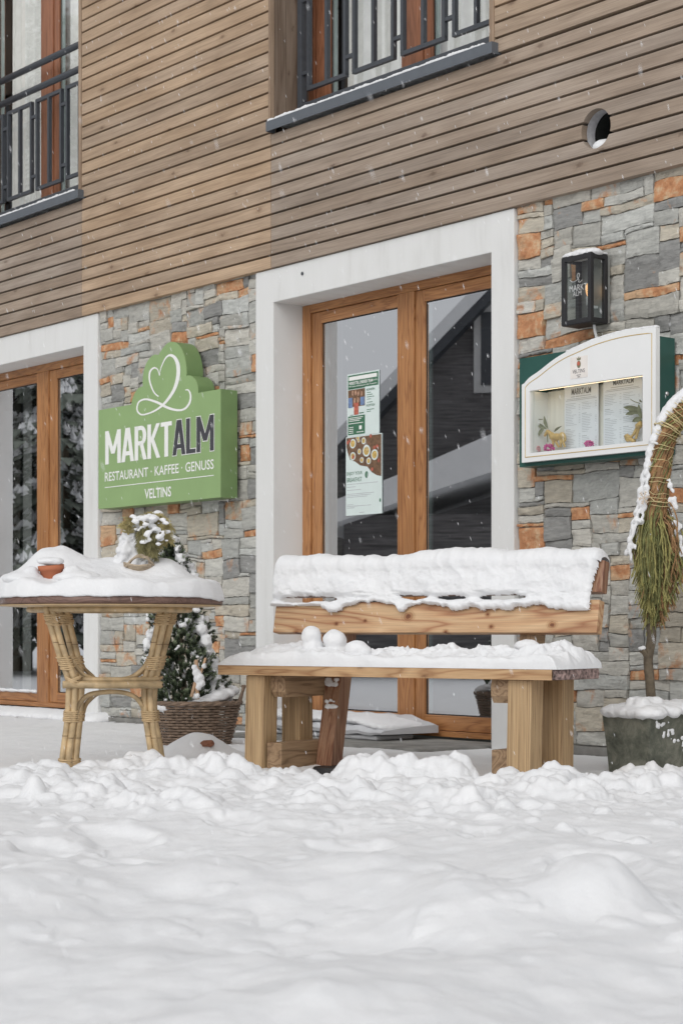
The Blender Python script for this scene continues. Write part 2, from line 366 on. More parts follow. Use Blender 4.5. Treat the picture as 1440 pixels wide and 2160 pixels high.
def remeshed(name, mb, mat, org=(0, 0, 0), voxel=0.008, disp=0.006, tscale=0.03, smooth_it=2):
    """weld overlapping lumps of snow into one soft surface"""
    me = mesh_of(name + "_src", mb, mat, org)
    o = bpy.data.objects.new("src", me); scene.collection.objects.link(o)
    m = o.modifiers.new("r", 'REMESH'); m.mode = 'VOXEL'; m.voxel_size = voxel; m.use_smooth_shade = True
    s_ = o.modifiers.new("s", 'SMOOTH'); s_.iterations = smooth_it; s_.factor = 0.6
    if disp:
        tx = bpy.data.textures.new(name, 'CLOUDS'); tx.noise_scale = tscale; tx.noise_depth = 3
        d = o.modifiers.new("d", 'DISPLACE'); d.texture = tx; d.strength = disp; d.mid_level = 0.5; d.texture_coords = 'LOCAL'
    dg = bpy.context.evaluated_depsgraph_get(); dg.update()
    out = bpy.data.meshes.new_from_object(o.evaluated_get(dg)); out.name = name
    bpy.data.objects.remove(o); out.materials.clear(); out.materials.append(mat)
    out.polygons.foreach_set('use_smooth', [True] * len(out.polygons)); return out
def vnoise(x, y, seed=0):
    xi = np.floor(x).astype(np.int64); yi = np.floor(y).astype(np.int64); xf = x - xi; yf = y - yi
    def h(a, b):
        n = (a * 374761393 + b * 668265263 + seed * 1274126177) & 0x7fffffff
        n = ((n ^ (n >> 13)) * 1274126177) & 0x7fffffff
        return ((n ^ (n >> 16)) & 0xffff) / 65535.0
    u = xf * xf * (3 - 2 * xf); v = yf * yf * (3 - 2 * yf)
    return (h(xi, yi) * (1 - u) + h(xi + 1, yi) * u) * (1 - v) + (h(xi, yi + 1) * (1 - u) + h(xi + 1, yi + 1) * u) * v
def fbm(x, y, seed=0, o=4):
    s = 0; a = 0.5
    for i in range(o):
        s = s + a * (vnoise(x * 2 ** i, y * 2 ** i, seed + i * 17) - 0.5) * 2; a *= 0.5
    return s
def grid_faces(nx, ny, mask=None):
    fs = []
    for i in range(nx - 1):
        for j in range(ny - 1):
            if mask is None or mask[i, j]: fs.append((i * ny + j, (i + 1) * ny + j, (i + 1) * ny + j + 1, i * ny + j + 1))
    return fs
def text_mesh(mb, txt, s0, s1, z0, z1, y, bold=0.0, thick=0.001, shear=0.0):
    cu = bpy.data.curves.new("t", 'FONT'); cu.body = txt; cu.size = 1; cu.offset = bold; cu.resolution_u = 3
    cu.fill_mode = 'FRONT'; cu.extrude = 0
    o = bpy.data.objects.new("t", cu); scene.collection.objects.link(o)
    dg = bpy.context.evaluated_depsgraph_get(); dg.update()
    me = bpy.data.meshes.new_from_object(o.evaluated_get(dg)); bpy.data.objects.remove(o)
    if not me.vertices: return
    xs = [v.co.x for v in me.vertices]; ys = [v.co.y for v in me.vertices]
    a, b, c, d = min(xs), max(xs), min(ys), max(ys)
    P = [(s0 + (v.co.x - a) / (b - a) * (s1 - s0), y, z0 + (v.co.y - c) / (d - c) * (z1 - z0)) for v in me.vertices]
    mb.add(P, [tuple(p.vertices) for p in me.polygons])
    bpy.data.meshes.remove(me)

def part_each(t, name, mb, mats, parent=None, smooth=False, attrs=False):
    """one object for every separate piece collected in mb"""
    pcs = mb.pc + [(len(mb.v), len(mb.f))]; first = None
    for (v0, f0), (v1, f1) in zip(pcs, pcs[1:]):
        q = MB(); q.v = mb.v[v0:v1]; q.f = [tuple(i - v0 for i in f) for f in mb.f[f0:f1]]; q.m = [0] * len(q.f); q.c = mb.c[f0:f1]; q.r = mb.r[f0:f1]
        o = part(t, name, q, mats, smooth, parent, attrs); first = first or o
    return first
# ================================================================== SETTING
ZC = 2.577              # underside of the timber cladding
CORNER_R = 3.6; CORNER_L = -7.5; TOP = 6.4
bld = Thing('restaurant_building', 'restaurant front with stone ground floor and brown slatted timber upper floor', 'building', WALL, (0, 0, 0))
DL = SX(578, 0); DR = SX(1037, 0)              # inner edges of the middle doorway
OL = SX(541, 0); OR = SX(1085, 0)
LR = SX(178, 0); LRo = SX(208, 0); LL = LR - (DR - DL); LLo = LL - (LRo - LR)
SOF = 2.396; RD = 0.19
WIN_L, WIN_R = -0.572, 1.113; SHIFT = -3.643
SILL = 3.345; WTOP = 5.6

# ---- stone cladding: every stone a block of its own in the wall's mesh
def stone_wall(s0, s1, z0, z1, seed, cell=0.014):
    rnd = random.Random(seed); uw, uh = 0.028, 0.0205
    nx = max(1, round((s1 - s0) / uw)); nz_ = max(1, round((z1 - z0) / uh)); uw = (s1 - s0) / nx; uh = (z1 - z0) / nz_
    occ = np.zeros((nx, nz_), bool); mb = MB(); ora = []
    def warp(s, z):
        a = mnoise.noise(Vector((s * 5.5, z * 5.5, seed))); b_ = mnoise.noise(Vector((s * 4.0, z * 7.0, seed + 9)))
        es = min(1, (s - s0) / 0.05, (s1 - s) / 0.05); ez = min(1, (z - z0) / 0.05, (z1 - z) / 0.05)
        return s + a * 0.011 * max(0, es), z + (b_ * 0.020 + 0.004 * mnoise.noise(Vector((s * 14, z * 14, seed + 4)))) * max(0, ez)
    for j in range(nz_):
        for i in range(nx):
            if occ[i, j]: continue
            h = rnd.choices([1, 2, 3, 4, 5, 6, 7], [14, 25, 27, 20, 9, 4, 1])[0]
            w = rnd.choices([3, 4, 5, 6, 8, 9, 11, 13, 16], [6, 9, 13, 17, 18, 15, 11, 7, 4])[0]
            if h == 1: w = max(w, 6)
            if h >= 5: w = max(w, 6)
            w = max(w, math.ceil(1.35 * h * uh / uw)); w = min(w, nx - i); h = min(h, nz_ - j)
            if nx - i - w == 1: w += 1
            ww = 1
            while ww < w and not occ[i + ww, j]: ww += 1
            w = ww
            if i + w < nx and not occ[i + w, j] and (i + w + 1 >= nx or occ[i + w + 1, j]): w += 1
            occ[i:i + w, j:j + h] = True
            a0, a1, b0, b1 = s0 + i * uw, s0 + (i + w) * uw, z0 + j * uh, z0 + (j + h) * uh
            n = max(3, int((a1 - a0) / cell)); m = max(3, int((b1 - b0) / cell))
            t = rnd.random() * 0.93
            if t < 0.17 and any(math.hypot(a0 - q[0], (b0 - q[1]) * 1.6) < 0.19 for q in ora): t = rnd.uniform(0.18, 1)
            if t < 0.17 and (a1 - a0) * (b1 - b0) > 0.022: t = 0.6
            if t < 0.17: ora.append((a0, b0))
            if t < 0.17: col = (0.54, 0.36, 0.22); rust = rnd.uniform(0.24, 0.50)
            elif t < 0.32: k = rnd.uniform(0.85, 1.1); col = (0.47 * k, 0.43 * k, 0.355 * k); rust = rnd.uniform(0.0, 0.20)
            elif t < 0.42: k = rnd.uniform(0.75, 1.0); col = (0.31 * k, 0.31 * k, 0.30 * k); rust = rnd.uniform(0, 0.08)
            elif t < 0.52: k = rnd.uniform(0.9, 1.1); col = (0.50 * k, 0.485 * k, 0.44 * k); rust = rnd.uniform(0.0, 0.16)
            else: k = rnd.uniform(0.80, 1.14); c_ = rnd.uniform(-0.006, 0.022); col = ((0.44 + c_) * k, 0.445 * k, (0.42 - c_) * k); rust = rnd.choice([0, 0, 0, 0.12])
            mb.col = col; mb.rust = rust
            pr = rnd.uniform(-0.002, 0.012); tx_, tz_ = rnd.uniform(-0.04, 0.04), rnd.uniform(-0.05, 0.05); g = rnd.uniform(0.0007, 0.0022); sd = rnd.random() * 100
            vs = []
            for p in range(n + 1):
                for q in range(m + 1):
                    fs_, fz = p / n, q / m
                    s = a0 + (a1 - a0) * fs_; z = b0 + (b1 - b0) * fz
                    s, z = warp(s, z)
                    jx = mnoise.noise(Vector((z * 60, sd, s * 9))) * 0.0028; jz = mnoise.noise(Vector((s * 45, sd, z * 9))) * 0.0036
                    edge = 0
                    if p == 0: s += g * 1.8 + jx; edge = 1
                    if p == n: s -= g * 1.8 + jx; edge = 1
                    if q == 0: z += g + jz; edge = 1
                    if q == m: z -= g + abs(jz) * 0.8; edge = 1
                    d = pr + tx_ * (s - (a0 + a1) / 2) + tz_ * (z - (b0 + b1) / 2) * 1.0
                    d += mnoise.fractal(Vector((s * 16 + sd, z * 34, sd)), 0.8, 2.0, 4) * 0.0050
                    d += 0.0030 * round(2.6 * mnoise.noise(Vector((s * 9 + sd, z * 22, sd)))) 
                    if edge: d -= 0.0028
                    vs.append((s, 0.016 - d, z))
            fc = [(p * (m + 1) + q, (p + 1) * (m + 1) + q, (p + 1) * (m + 1) + q + 1, p * (m + 1) + q + 1) for p in range(n) for q in range(m)]
            ring = [p * (m + 1) for p in range(n + 1)] + [n * (m + 1) + q for q in range(1, m + 1)] + [p * (m + 1) + m for p in range(n - 1, -1, -1)] + [q for q in range(m - 1, 0, -1)]
            k = len(vs); vs += [(vs[r][0], 0.045, vs[r][2]) for r in ring]
            for e in range(len(ring)):
                e2 = (e + 1) % len(ring); fc.append((ring[e], ring[e2], k + e2, k + e))
            mb.add(vs, fc)
    return mb
me_ = lambda mb: mesh_of('stone_wall', mb, stone, (0, 0, 0), False, True)
part(bld, 'stone_wall', me_(stone_wall(LRo + 0.004, OL - 0.004, 0.135, ZC + 0.02, 11)), None)
part(bld, 'stone_wall', me_(stone_wall(OR + 0.004, 2.75, 0.15, ZC + 0.02, 23)), None)
part(bld, 'stone_wall', me_(stone_wall(2.754, CORNER_R, 0.15, ZC + 0.02, 24, 0.05)), None)
part(bld, 'stone_wall', me_(stone_wall(CORNER_L, LLo - 0.004, 0.135, ZC + 0.02, 31, 0.05)), None)
mb = MB()
for a, b_ in ((LRo, OL), (OR, CORNER_R), (CORNER_L, LLo)): mb.box(a, b_, 0.030, 0.30, -0.1, ZC + 0.03)
part_each(bld, 'mortar_bed', mb, mortar)
mb = MB()
for a, b_, z in ((LRo - 0.01, OL + 0.01, 0.128), (OR - 0.01, CORNER_R, 0.143), (CORNER_L, LLo, 0.13)): mb.box(a, b_, 0.006, 0.028, -0.1, z, 0.003)
part_each(bld, 'plinth', mb, concrete)

# ---- white plaster surrounds of the two doorways
def surround(l, lo, r, ro):
    mb = MB(); b_ = 0.005
    mb.box(lo, l, -0.006, RD + 0.1, 0.02, ZC - 0.002, b_)
    mb.box(r, ro, -0.006, RD + 0.1, 0.02, ZC - 0.002, b_)
    mb.box(l - 0.01, r + 0.01, -0.0055, RD + 0.1, SOF, ZC - 0.0025, b_)
    return mb
part(bld, 'door_surround', surround(DL, OL, DR, OR), plaster)
part(bld, 'door_surround', surround(LL, LLo, LR, LRo), plaster)
mb = MB(); mb.lathe([(0.0001, -0.004), (0.008, -0.004), (0.010, 0.0), (0.007, 0.003), (0.0001, 0.0035)], (0, 0, 0), 14)
hx, hz = SX(638, -0.006), ZZ(638, 577, -0.006)
mb.v = [(p[0] + hx, -p[2] - 0.009, p[1] + hz) for p in mb.v]
part(bld, 'cable_stub', mb, metal_dark)

# ---- timber cladding boards
PITCH = 0.0725; GAP = 0.0090
HOLE = (SX(1256, -0.02), ZZ(1256, 271, -0.02), 0.086)
def panel(mb, s0, s1, z0, z1, tint, seed):
    rnd = random.Random(seed); k0 = int(round((z0 - ZC) / PITCH)); k = k0
    while ZC + k * PITCH < z1 - 0.01:
        a = max(z0, ZC + k * PITCH); b_ = min(z1, ZC + (k + 1) * PITCH - GAP); k += 1
        if b_ - a < 0.01: continue
        v = rnd.uniform(0.90, 1.10); w = rnd.uniform(-0.02, 0.02); t = tint(a) if callable(tint) else tint
        mb.col = (t[0] * v + w * 0.6, t[1] * v, t[2] * v - w * 0.5); mb.rust = 0
        def seg(l, r, lf=None, rf=None):
            prof = [(a + 0.0, 0.0), (a + 0.004, -0.0200), (b_ - 0.012, -0.0215), (b_ - 0.002, -0.019), (b_, 0.0)]
            nn = 24 if (lf or rf) else 4
            zs = [a, a + 0.002] + [a + 0.002 + (b_ - a - 0.010) * i / nn for i in range(1, nn)] + [b_ - 0.006, b_ - 0.001, b_]
            ys = [0.014, -0.020] + [-0.0205] * (nn - 1) + [-0.0205, -0.0195, 0.014]
            vs = []
            for zz_, yy in zip(zs, ys):
                ll = lf(zz_) if lf else l; rr = rf(zz_) if rf else r
                vs += [(ll, yy, zz_), (rr, yy, zz_)]
            m = len(zs); fs = [(2 * i, 2 * i + 1, 2 * i + 3, 2 * i + 2) for i in range(m - 1)]
            for sd, curved in ((0, lf), (1, rf)):
                if not curved: fs.append(tuple(2 * i + sd for i in range(m))); continue
                k = len(vs); vs += [(vs[2 * i + sd][0], 0.014, vs[2 * i + sd][2]) for i in range(m)]      # cut face follows the round hole
                fs += [(2 * i + sd, 2 * i + 2 + sd, k + i + 1, k + i) for i in range(1, m - 2)]
            mb.add(vs, fs)
        hs_, hz_, hr = HOLE
        if s0 < hs_ < s1 and a - hr < hz_ < b_ + hr:
            f = lambda z_: math.sqrt(max(0, hr * hr - (z_ - hz_) ** 2))
            seg(s0, 0, None, lambda z_: hs_ - f(z_)); seg(0, s1, lambda z_: hs_ + f(z_), None)
        else:
            cuts = [s0]; 
            while cuts[-1] + 4.2 < s1: cuts.append(cuts[-1] + rnd.uniform(2.8, 4.2))
            cuts.append(s1)
            for c0, c1 in zip(cuts, cuts[1:]): seg(c0 + (0.001 if c0 != s0 else 0), c1)
OCHRE = (0.460, 0.340, 0.238); BROWN = (0.370, 0.298, 0.238)
J1, J2 = SX(173, -0.02), SX(571.5, -0.02)
def fade(z): 
    t = min(1, max(0, (z - 3.02) / 0.45)); return tuple(BROWN[i] * (1 - t) + OCHRE[i] * t for i in range(3))
SB = SILL - 0.058
mb = MB(); panel(mb, CORNER_L, J1 - 0.0015, ZC, SB, BROWN, 1); part(bld, 'timber_cladding', mb, cladding_mat, attrs=True)
mb = MB(); panel(mb, J1 + 0.0015, J2 - 0.0015, ZC, TOP, OCHRE, 2); part(bld, 'timber_cladding', mb, cladding_mat, attrs=True)
mb = MB(); panel(mb, J2 + 0.0015, CORNER_R, ZC, SB, BROWN, 3); panel(mb, WIN_R + 0.028, CORNER_R, SB + 0.0005, TOP, fade, 4)
panel(mb, J2 + 0.0015, WIN_R + 0.02, WTOP + 0.02, TOP, OCHRE, 5)
part(bld, 'timber_cladding', mb, cladding_mat, attrs=True)
mb = MB(); panel(mb, CORNER_L, WIN_L + SHIFT - 0.028, SB + 0.0005, TOP, OCHRE, 6); part(bld, 'timber_cladding', mb, cladding_mat, attrs=True)
# membrane behind, with the window openings and the duct hole left open
mb = MB(); e = 0.012
def mem(a, b_, z0, z1): mb.box(a, b_, 0.0145, 0.04, z0, z1)
mem(CORNER_L, WIN_L + SHIFT - 0.03, ZC + 0.004, TOP); mem(WIN_L + SHIFT - 0.03, WIN_R + SHIFT, ZC + 0.004, SB)
mem(J1 - 0.01, WIN_L - 0.01, ZC + 0.004, TOP) ; mem(WIN_L - 0.01, HOLE[0] - 0.1, ZC + 0.004, SB)
mem(WIN_R + 0.02, HOLE[0] - 0.1, SB, TOP); mem(HOLE[0] - 0.1, HOLE[0] + 0.1, ZC + 0.004, HOLE[1] - 0.1)
mem(HOLE[0] - 0.1, HOLE[0] + 0.1, HOLE[1] + 0.1, TOP); mem(HOLE[0] + 0.1, CORNER_R, ZC + 0.004, TOP)
mem(WIN_L - 0.01, WIN_R + 0.02, WTOP + 0.02, TOP)
hs_, hz_, hr = HOLE; n = 40; vs = []
for i in range(n):
    w = 2 * math.pi * i / n; sq = 0.1 / max(abs(math.cos(w)), abs(math.sin(w)))
    vs += [(hs_ + (hr + 0.004) * math.cos(w), 0.0148, hz_ + (hr + 0.004) * math.sin(w)), (hs_ + sq * math.cos(w), 0.0148, hz_ + sq * math.sin(w))]
mb.add(vs, [(2 * i, 2 * i + 1, (2 * i + 3) % (2 * n), (2 * i + 2) % (2 * n)) for i in range(n)])
part(bld, 'wall_membrane', mb, backing)
# duct in the hole: pale sheet-metal half tube, deeper pipe with its shade put into a dark colour, drift of snow on its floor
galv = plain('galvanised_duct', (0.58, 0.58, 0.60), 0.5, 0.1, 0.15, 60); throat = plain('shaded_duct_throat', (0.02, 0.022, 0.02), 0.7)
mb = MB(); n = 48
def pipe(y0, y1, r_):
    vs = []
    for i in range(n + 1):
        w = 2 * math.pi * i / n
        for y in (y0, y1): vs.append((hs_ + r_ * math.cos(w), y, hz_ + r_ * math.sin(w)))
    mb.add(vs, [(2 * i, 2 * i + 1, 2 * i + 3, 2 * i + 2) for i in range(n)])
pipe(0.016, 0.070, hr + 0.004); duct = part(bld, 'vent_pipe', mb, galv, smooth=True)
mb = MB(); pipe(0.071, 0.24, hr - 0.001); mb.add([(hs_ + hr * math.cos(2 * math.pi * i / n), 0.24, hz_ + hr * math.sin(2 * math.pi * i / n)) for i in range(n)], [tuple(range(n))])
part(bld, 'duct_throat', mb, throat, parent=duct)
mb = MB(); mb.ball((hs_ + 0.006, 0.045, hz_ - hr + 0.012), 0.066, 3, (0.95, 1.0, 0.55), 0.15, 4)
solo('snow_drift', mb, snow, 'small drift of snow lying in the round vent hole', 'snow', WALL, (hs_, 0.03, hz_ - hr), True)

# corner trims and window reveals
jamb_mat = wood("reveal_boards", (0.15, 0.105, 0.075), (0.205, 0.15, 0.11), (0.24, 0.18, 0.135), 2, 7, 0.7, True, False, 3)
trim_mat = wood("edge_trim", (0.27, 0.19, 0.13), (0.34, 0.245, 0.17), (0.38, 0.28, 0.20), 2, 12, 0.7, False)
WD = 0.235
for sh in (0, SHIFT):
    l, r = WIN_L + sh, WIN_R + sh
    mb = MB(); mb.box(l - 0.0095, l + 0.006, -0.030, -0.001, SILL + 0.001, WTOP, 0.002); mb.box(r - 0.002, r + 0.027, -0.026, 0.0, SILL + 0.004, WTOP, 0.002)
    part_each(bld, 'corner_trim', mb, trim_mat)
    mb = MB()
    for i in range(3):
        y0 = 0.001 + i * 0.079; mb.box(l - 0.03, l + 0.004, y0, y0 + 0.0765, SILL - 0.01, WTOP, 0.0015); mb.box(r, r + 0.02, y0, y0 + 0.0765, SILL - 0.01, WTOP, 0.0015)
    mb.box(l - 0.03, r + 0.02, 0.0, WD + 0.06, WTOP + 0.002, WTOP + 0.02)
    part(bld, 'window_reveal', mb, jamb_mat)

# ---- glazed doors and windows
def sash_unit(name, glassmat, l, r, zb, zt, y, mull, stile, glasslim, topw, botw, fm, fh, parent_name):
    """outer frame, two leaves and panes; glasslim = two (s0,s1) spans; depth ranges step back leaf by leaf"""
    fr = MB(); gz0, gz1 = glasslim[2]
    fr.box(l, l + stile, y, y + 0.07, zb, zt, 0.003); fr.box(r - stile, r, y, y + 0.07, zb, zt, 0.003)
    fr.box(mull[0], mull[1], y + 0.001, y + 0.07, zb + 0.002, zt - topw[0], 0.004)
    q_ = fr.pc; fo = part(bld, name, fr, fm)
    fr = MB(); fr.box(l + stile - 0.001, r - stile + 0.001, y + 0.0005, y + 0.07, zt - topw[0], zt - 0.0005, 0.003)
    fr.box(l + stile - 0.001, r - stile + 0.001, y - 0.006, y + 0.07, zb, zb + botw[0], 0.003)
    part_each(bld, 'frame_rail', fr, fh, parent=fo)
    for (a, b_, la, lb) in ((glasslim[0][0], glasslim[0][1], l + stile, mull[0]), (glasslim[1][0], glasslim[1][1], mull[1], r - stile)):
        lf = MB(); lf.box(la + 0.002, a, y + 0.010, y + 0.066, zb + botw[0] + 0.002, zt - topw[0] - 0.002, 0.004)
        lf.box(b_, lb - 0.002, y + 0.010, y + 0.066, zb + botw[0] + 0.002, zt - topw[0] - 0.002, 0.004)
        lo = part(bld, 'door_leaf' if zb < 1 else 'window_sash', lf, fm)
        lf = MB(); lf.box(a - 0.001, b_ + 0.001, y + 0.011, y + 0.065, zb + botw[0] + 0.002, gz0, 0.003); lf.box(a - 0.001, b_ + 0.001, y + 0.011, y + 0.065, gz1, zt - topw[0] - 0.002, 0.003)
        part_each(bld, 'leaf_rail', lf, fh, parent=lo)
        g = MB(); w_ = 0.006
        for k, yy in enumerate((y + 0.0225, y + 0.052)):
            g.box(a, a + w_, yy, yy + 0.004, gz0, gz1); g.box(b_ - w_, b_, yy, yy + 0.004, gz0, gz1)
            g.box(a + w_, b_ - w_, yy, yy + 0.004, gz1 - w_, gz1); g.box(a + w_, b_ - w_, yy, yy + 0.004, gz0, gz0 + w_)
        part(bld, 'gasket', g, rubber, parent=lo)
        g = MB(); g.box(a + 0.001, a + 0.004, y + 0.027, y + 0.051, gz0, gz1); g.box(a + 0.010, b_ - 0.010, y + 0.0275, y + 0.0505, gz1 - 0.006, gz1 - 0.001)
        g.box(a + 0.0065, a + 0.020, y + 0.036, y + 0.048, gz0, gz1); part(bld, 'glazing_spacer', g, spacer, parent=lo)
        g = MB(); g.add([(a, y + 0.024, gz0), (b_, y + 0.024, gz0), (b_, y + 0.024, gz1), (a, y + 0.024, gz1)], [(0, 1, 2, 3)])
        part(bld, 'pane', g, glassmat, parent=lo)
    return fo
y = RD
zb, zt = 0.128, SOF
gz = (0.232, 2.289)
sash_unit('door_frame', glass, DL, DR, zb, zt, y, (SX(837, y), SX(872, y)), SX(655, y) - SX(638, y), [(SX(674, y), SX(835, y)), (SX(892, y), DR - (SX(674, y) - DL)), gz], (0.045,), (0.028,), frame_wood, frame_wood_h, '')
zb2 = 0.15
sash_unit('door_frame', glass, LL, LR, zb2, zt, y, (SX(78, y), SX(102, y)), 0.05, [(LL + 0.11, SX(77, y)), (SX(117.5, y), LR - 0.10), (0.247, 2.285)], (0.05,), (0.03,), frame_wood, frame_wood_h, '')
y = WD
for sh in (0, SHIFT):
    m0, m1 = SX(858, y) + sh, SX(890, y) + sh
    fo = sash_unit('window_frame', glass_up, WIN_L + sh, WIN_R + sh, SILL + 0.012, WTOP, y, (m0, m1), 0.05,
              [(SX(693, y) + sh, SX(843, y) + sh), (SX(908, y) + sh, WIN_R - 0.1 + sh), (SILL + 0.072, WTOP - 0.11)], (0.05,), (0.030,), upper_frame, upper_frame, '')
# sills
for sh in (0, SHIFT):
    l = SX(561, -0.06) + sh; r = SX(1037, -0.06) + sh
    mb = MB(); mb.box(l, r, -0.062, -0.0585, SILL - 0.052, SILL, 0.001); mb.box(l, r, -0.0585, WD, SILL - 0.003, SILL + 0.0005)
    mb.box(l, l + 0.003, -0.058, -0.001, SILL - 0.052, SILL - 0.003); mb.box(r - 0.003, r, -0.058, -0.001, SILL - 0.052, SILL - 0.003)
    part(bld, 'window_sill', mb, sill_metal)

# railings in front of the upper windows
def railing(sh):
    y0, y1 = 0.135, 0.160; l, r = WIN_L + sh + 0.033, WIN_R + sh - 0.006; zr = 3.445
    mb = MB(); mb.box(l, l + 0.036, y0 - 0.004, y1 + 0.012, zr - 0.03, 4.38, 0.003)
    po = part(bld, 'railing', mb, metal_dark)
    mb = MB(); mb.box(r - 0.03, r, y0, y1 + 0.012, zr - 0.03, 4.38, 0.003); part(bld, 'railing_post', mb, metal_dark, parent=po)
    mb = MB(); mb.box(l + 0.03, r - 0.02, y0 - 0.004, y1 + 0.006, zr - 0.02, zr + 0.018, 0.004); part(bld, 'bottom_rail', mb, metal_dark, parent=po)
    mb = MB()
    for z in (4.195, 4.35): mb.tube([(l + 0.01, (y0 + y1) / 2, z), (r, (y0 + y1) / 2, z)], 0.021, 12)
    part(bld, 'handrail', mb, metal_dark, parent=po, smooth=True)
    mb = MB(); t = 0.0105; s = -0.4535 + sh; px_ = l + 0.03
    for k in range(4):
        a = s + 0.3815 * k; b_ = min(a + 0.308, r - 0.02); c = (a + b_) / 2; za, zb_ = 3.535, 4.11
        for q in (a, c, b_): mb.box(q - t, q + t, y0, y1, za, zb_, 0.001)
        mb.box(a - t, b_ + t, y0 + 0.001, y1 - 0.001, za - t, za + t); mb.box(a - t, b_ + t, y0 + 0.001, y1 - 0.001, zb_ - t, zb_ + t)
        for z in (3.625, 4.015): mb.box(px_, a - t, y0 + 0.002, y1 - 0.002, z - t * 0.9, z + t * 0.9)
        px_ = b_ + t
    part(bld, 'railing_infill', mb, metal_dark, parent=po)
railing(0); railing(SHIFT)

# interior shell, so the panes look into a dim room
mb = MB()
def slab(*a): mb.box(*a)
slab(CORNER_L, CORNER_R, 4.2, 4.4, -0.1, TOP); slab(CORNER_L, CORNER_R, 0.3, 4.2, -0.05, 0.05)
slab(CORNER_L, CORNER_R, 0.3, 4.2, 2.62, 2.95); slab(CORNER_L, CORNER_R, 0.0, 4.2, TOP, TOP + 0.1)
slab(CORNER_L - 0.1, CORNER_L, 0, 4.4, -0.1, TOP); slab(CORNER_R, CORNER_R + 0.1, 0, 4.4, -0.1, TOP); slab(-1.6, -1.5, 0.31, 4.2, 0.05, TOP)
part(bld, 'interior_wall', mb, interior_mat)
roof = MB(); roof.box(CORNER_L - 0.5, CORNER_R + 0.5, -0.5, 4.9, TOP + 0.1, TOP + 0.35, 0.03); part(bld, 'roof', roof, metal_dark)

# curtains
def curtain(name, s0, s1, z0, z1, y, mat, label, waves, amp=0.022):
    mb = MB(); n = int(waves * 14); vs = []
    for i in range(n + 1):
        s = s0 + (s1 - s0) * i / n; w = y + amp * math.sin(i / 14 * 2 * math.pi) * (1 + 0.3 * math.sin(i * 0.37)); 
        for j in range(4): vs.append((s, w * 1 + 0.003 * j, z0 + (z1 - z0) * j / 3))
    mb.add(vs, [(i * 4 + j, (i + 1) * 4 + j, (i + 1) * 4 + j + 1, i * 4 + j + 1) for i in range(n) for j in range(3)])
    return solo(name, mb, mat, label, 'curtain', WALL, ((s0 + s1) / 2, y, z0), True)
cz = (SILL + 0.03, 5.55)
y = WD + 0.10
curtain('curtain', SX(733, y), SX(1036, y) + 0.3, *cz, y, curtain_mat, 'white curtain behind the middle upper window above the doorway', 15)
curtain('curtain', SX(26, y), SX(172, y) + 0.3, *cz, y, curtain_mat, 'white curtain behind the upper left window at the corner railing', 13)
y = RD + 0.25
curtain('curtain', SX(682, y), SX(720, y), 0.16, 2.55, y, curtain_beige, 'narrow taupe curtain at the left of the doorway with the posters', 5, 0.012)
curtain('curtain', LL + 0.05, SX(33, y), 0.16, 2.55, y, curtain_beige, 'wide taupe curtain behind the pane at the left edge', 14, 0.015)
curtain('curtain', SX(48, y), SX(66, y), 0.16, 2.55, y, curtain_mat, 'slim white curtain beside the taupe one at the left doorway', 2, 0.01)

# concrete doorsteps
mb = MB(); mb.box(DL + 0.01, DR - 0.02, -0.42, RD - 0.01, -0.05, 0.118, 0.012)
solo('doorstep', mb, concrete, 'bare wet concrete doorstep in front of the middle doorway', 'step', WALL, ((DL + DR) / 2, -0.2, 0))
mb = MB(); mb.box(LL + 0.01, LRo + 0.02, -0.12, RD - 0.01, -0.05, 0.10, 0.008)
solo('doorstep', mb, concrete, 'doorstep of the left doorway under a snow ledge', 'step', WALL, ((LL + LR) / 2, -0.1, 0))

# ================================================================== SNOW GROUND
def axis(lo, a, b_, hi, st):
    xs = list(np.arange(a, b_ + 1e-6, st)); s = st; x = a
    left = []
    while x > lo: s *= 1.22; x -= s; left.append(x)
    s = st; x = b_; right = []
    while x < hi: s *= 1.22; x += s; right.append(x)
    return np.array(left[::-1] + xs + right)
gx = axis(-300, -2.2, 1.75, 300, 0.0065); gy = axis(-200, 2.25, 10.6, 400, 0.0105)
X, Y = np.meshgrid(gx, gy, indexing='ij')
wd = -((X - 0) * 0.7771 + (Y - 9.4) * 0.6293)          # distance in front of the facade
def gauss(cx, cy, rx, ry, h, p=1.0): return h * np.exp(-(((X - cx) / rx) ** 2 + ((Y - cy) / ry) ** 2) ** p)
near = np.clip((14 - np.hypot(X, Y - 5)) / 6, 0, 1)
H = 0.098 + 0.028 * fbm(X * 0.9, Y * 0.9, 3, 3)
H = np.where(wd < 1.0, 0.105 + (H - 0.105) * np.clip(wd, 0, 1), H)
H += 0.010 * fbm(X * 4, Y * 4, 5, 3) * np.clip(wd * 2, 0.15, 1)
# ploughed ridge of broken snow in front of table and bench
yc = 6.2 + 0.55 * fbm(X * 1.1, X * 0 + 3, 9, 2) - 0.12 * X
rid = np.exp(-((Y - yc) / 0.42) ** 2)
H += rid * (0.022 + 0.055 * fbm(X * 2.2, Y * 2.0, 12, 3))
rough = np.exp(-((Y - yc + 0.1) / 0.75) ** 2)
bil = np.abs(fbm(X * 7, Y * 7, 21, 4)); H += rough * (0.045 * (0.35 - bil))
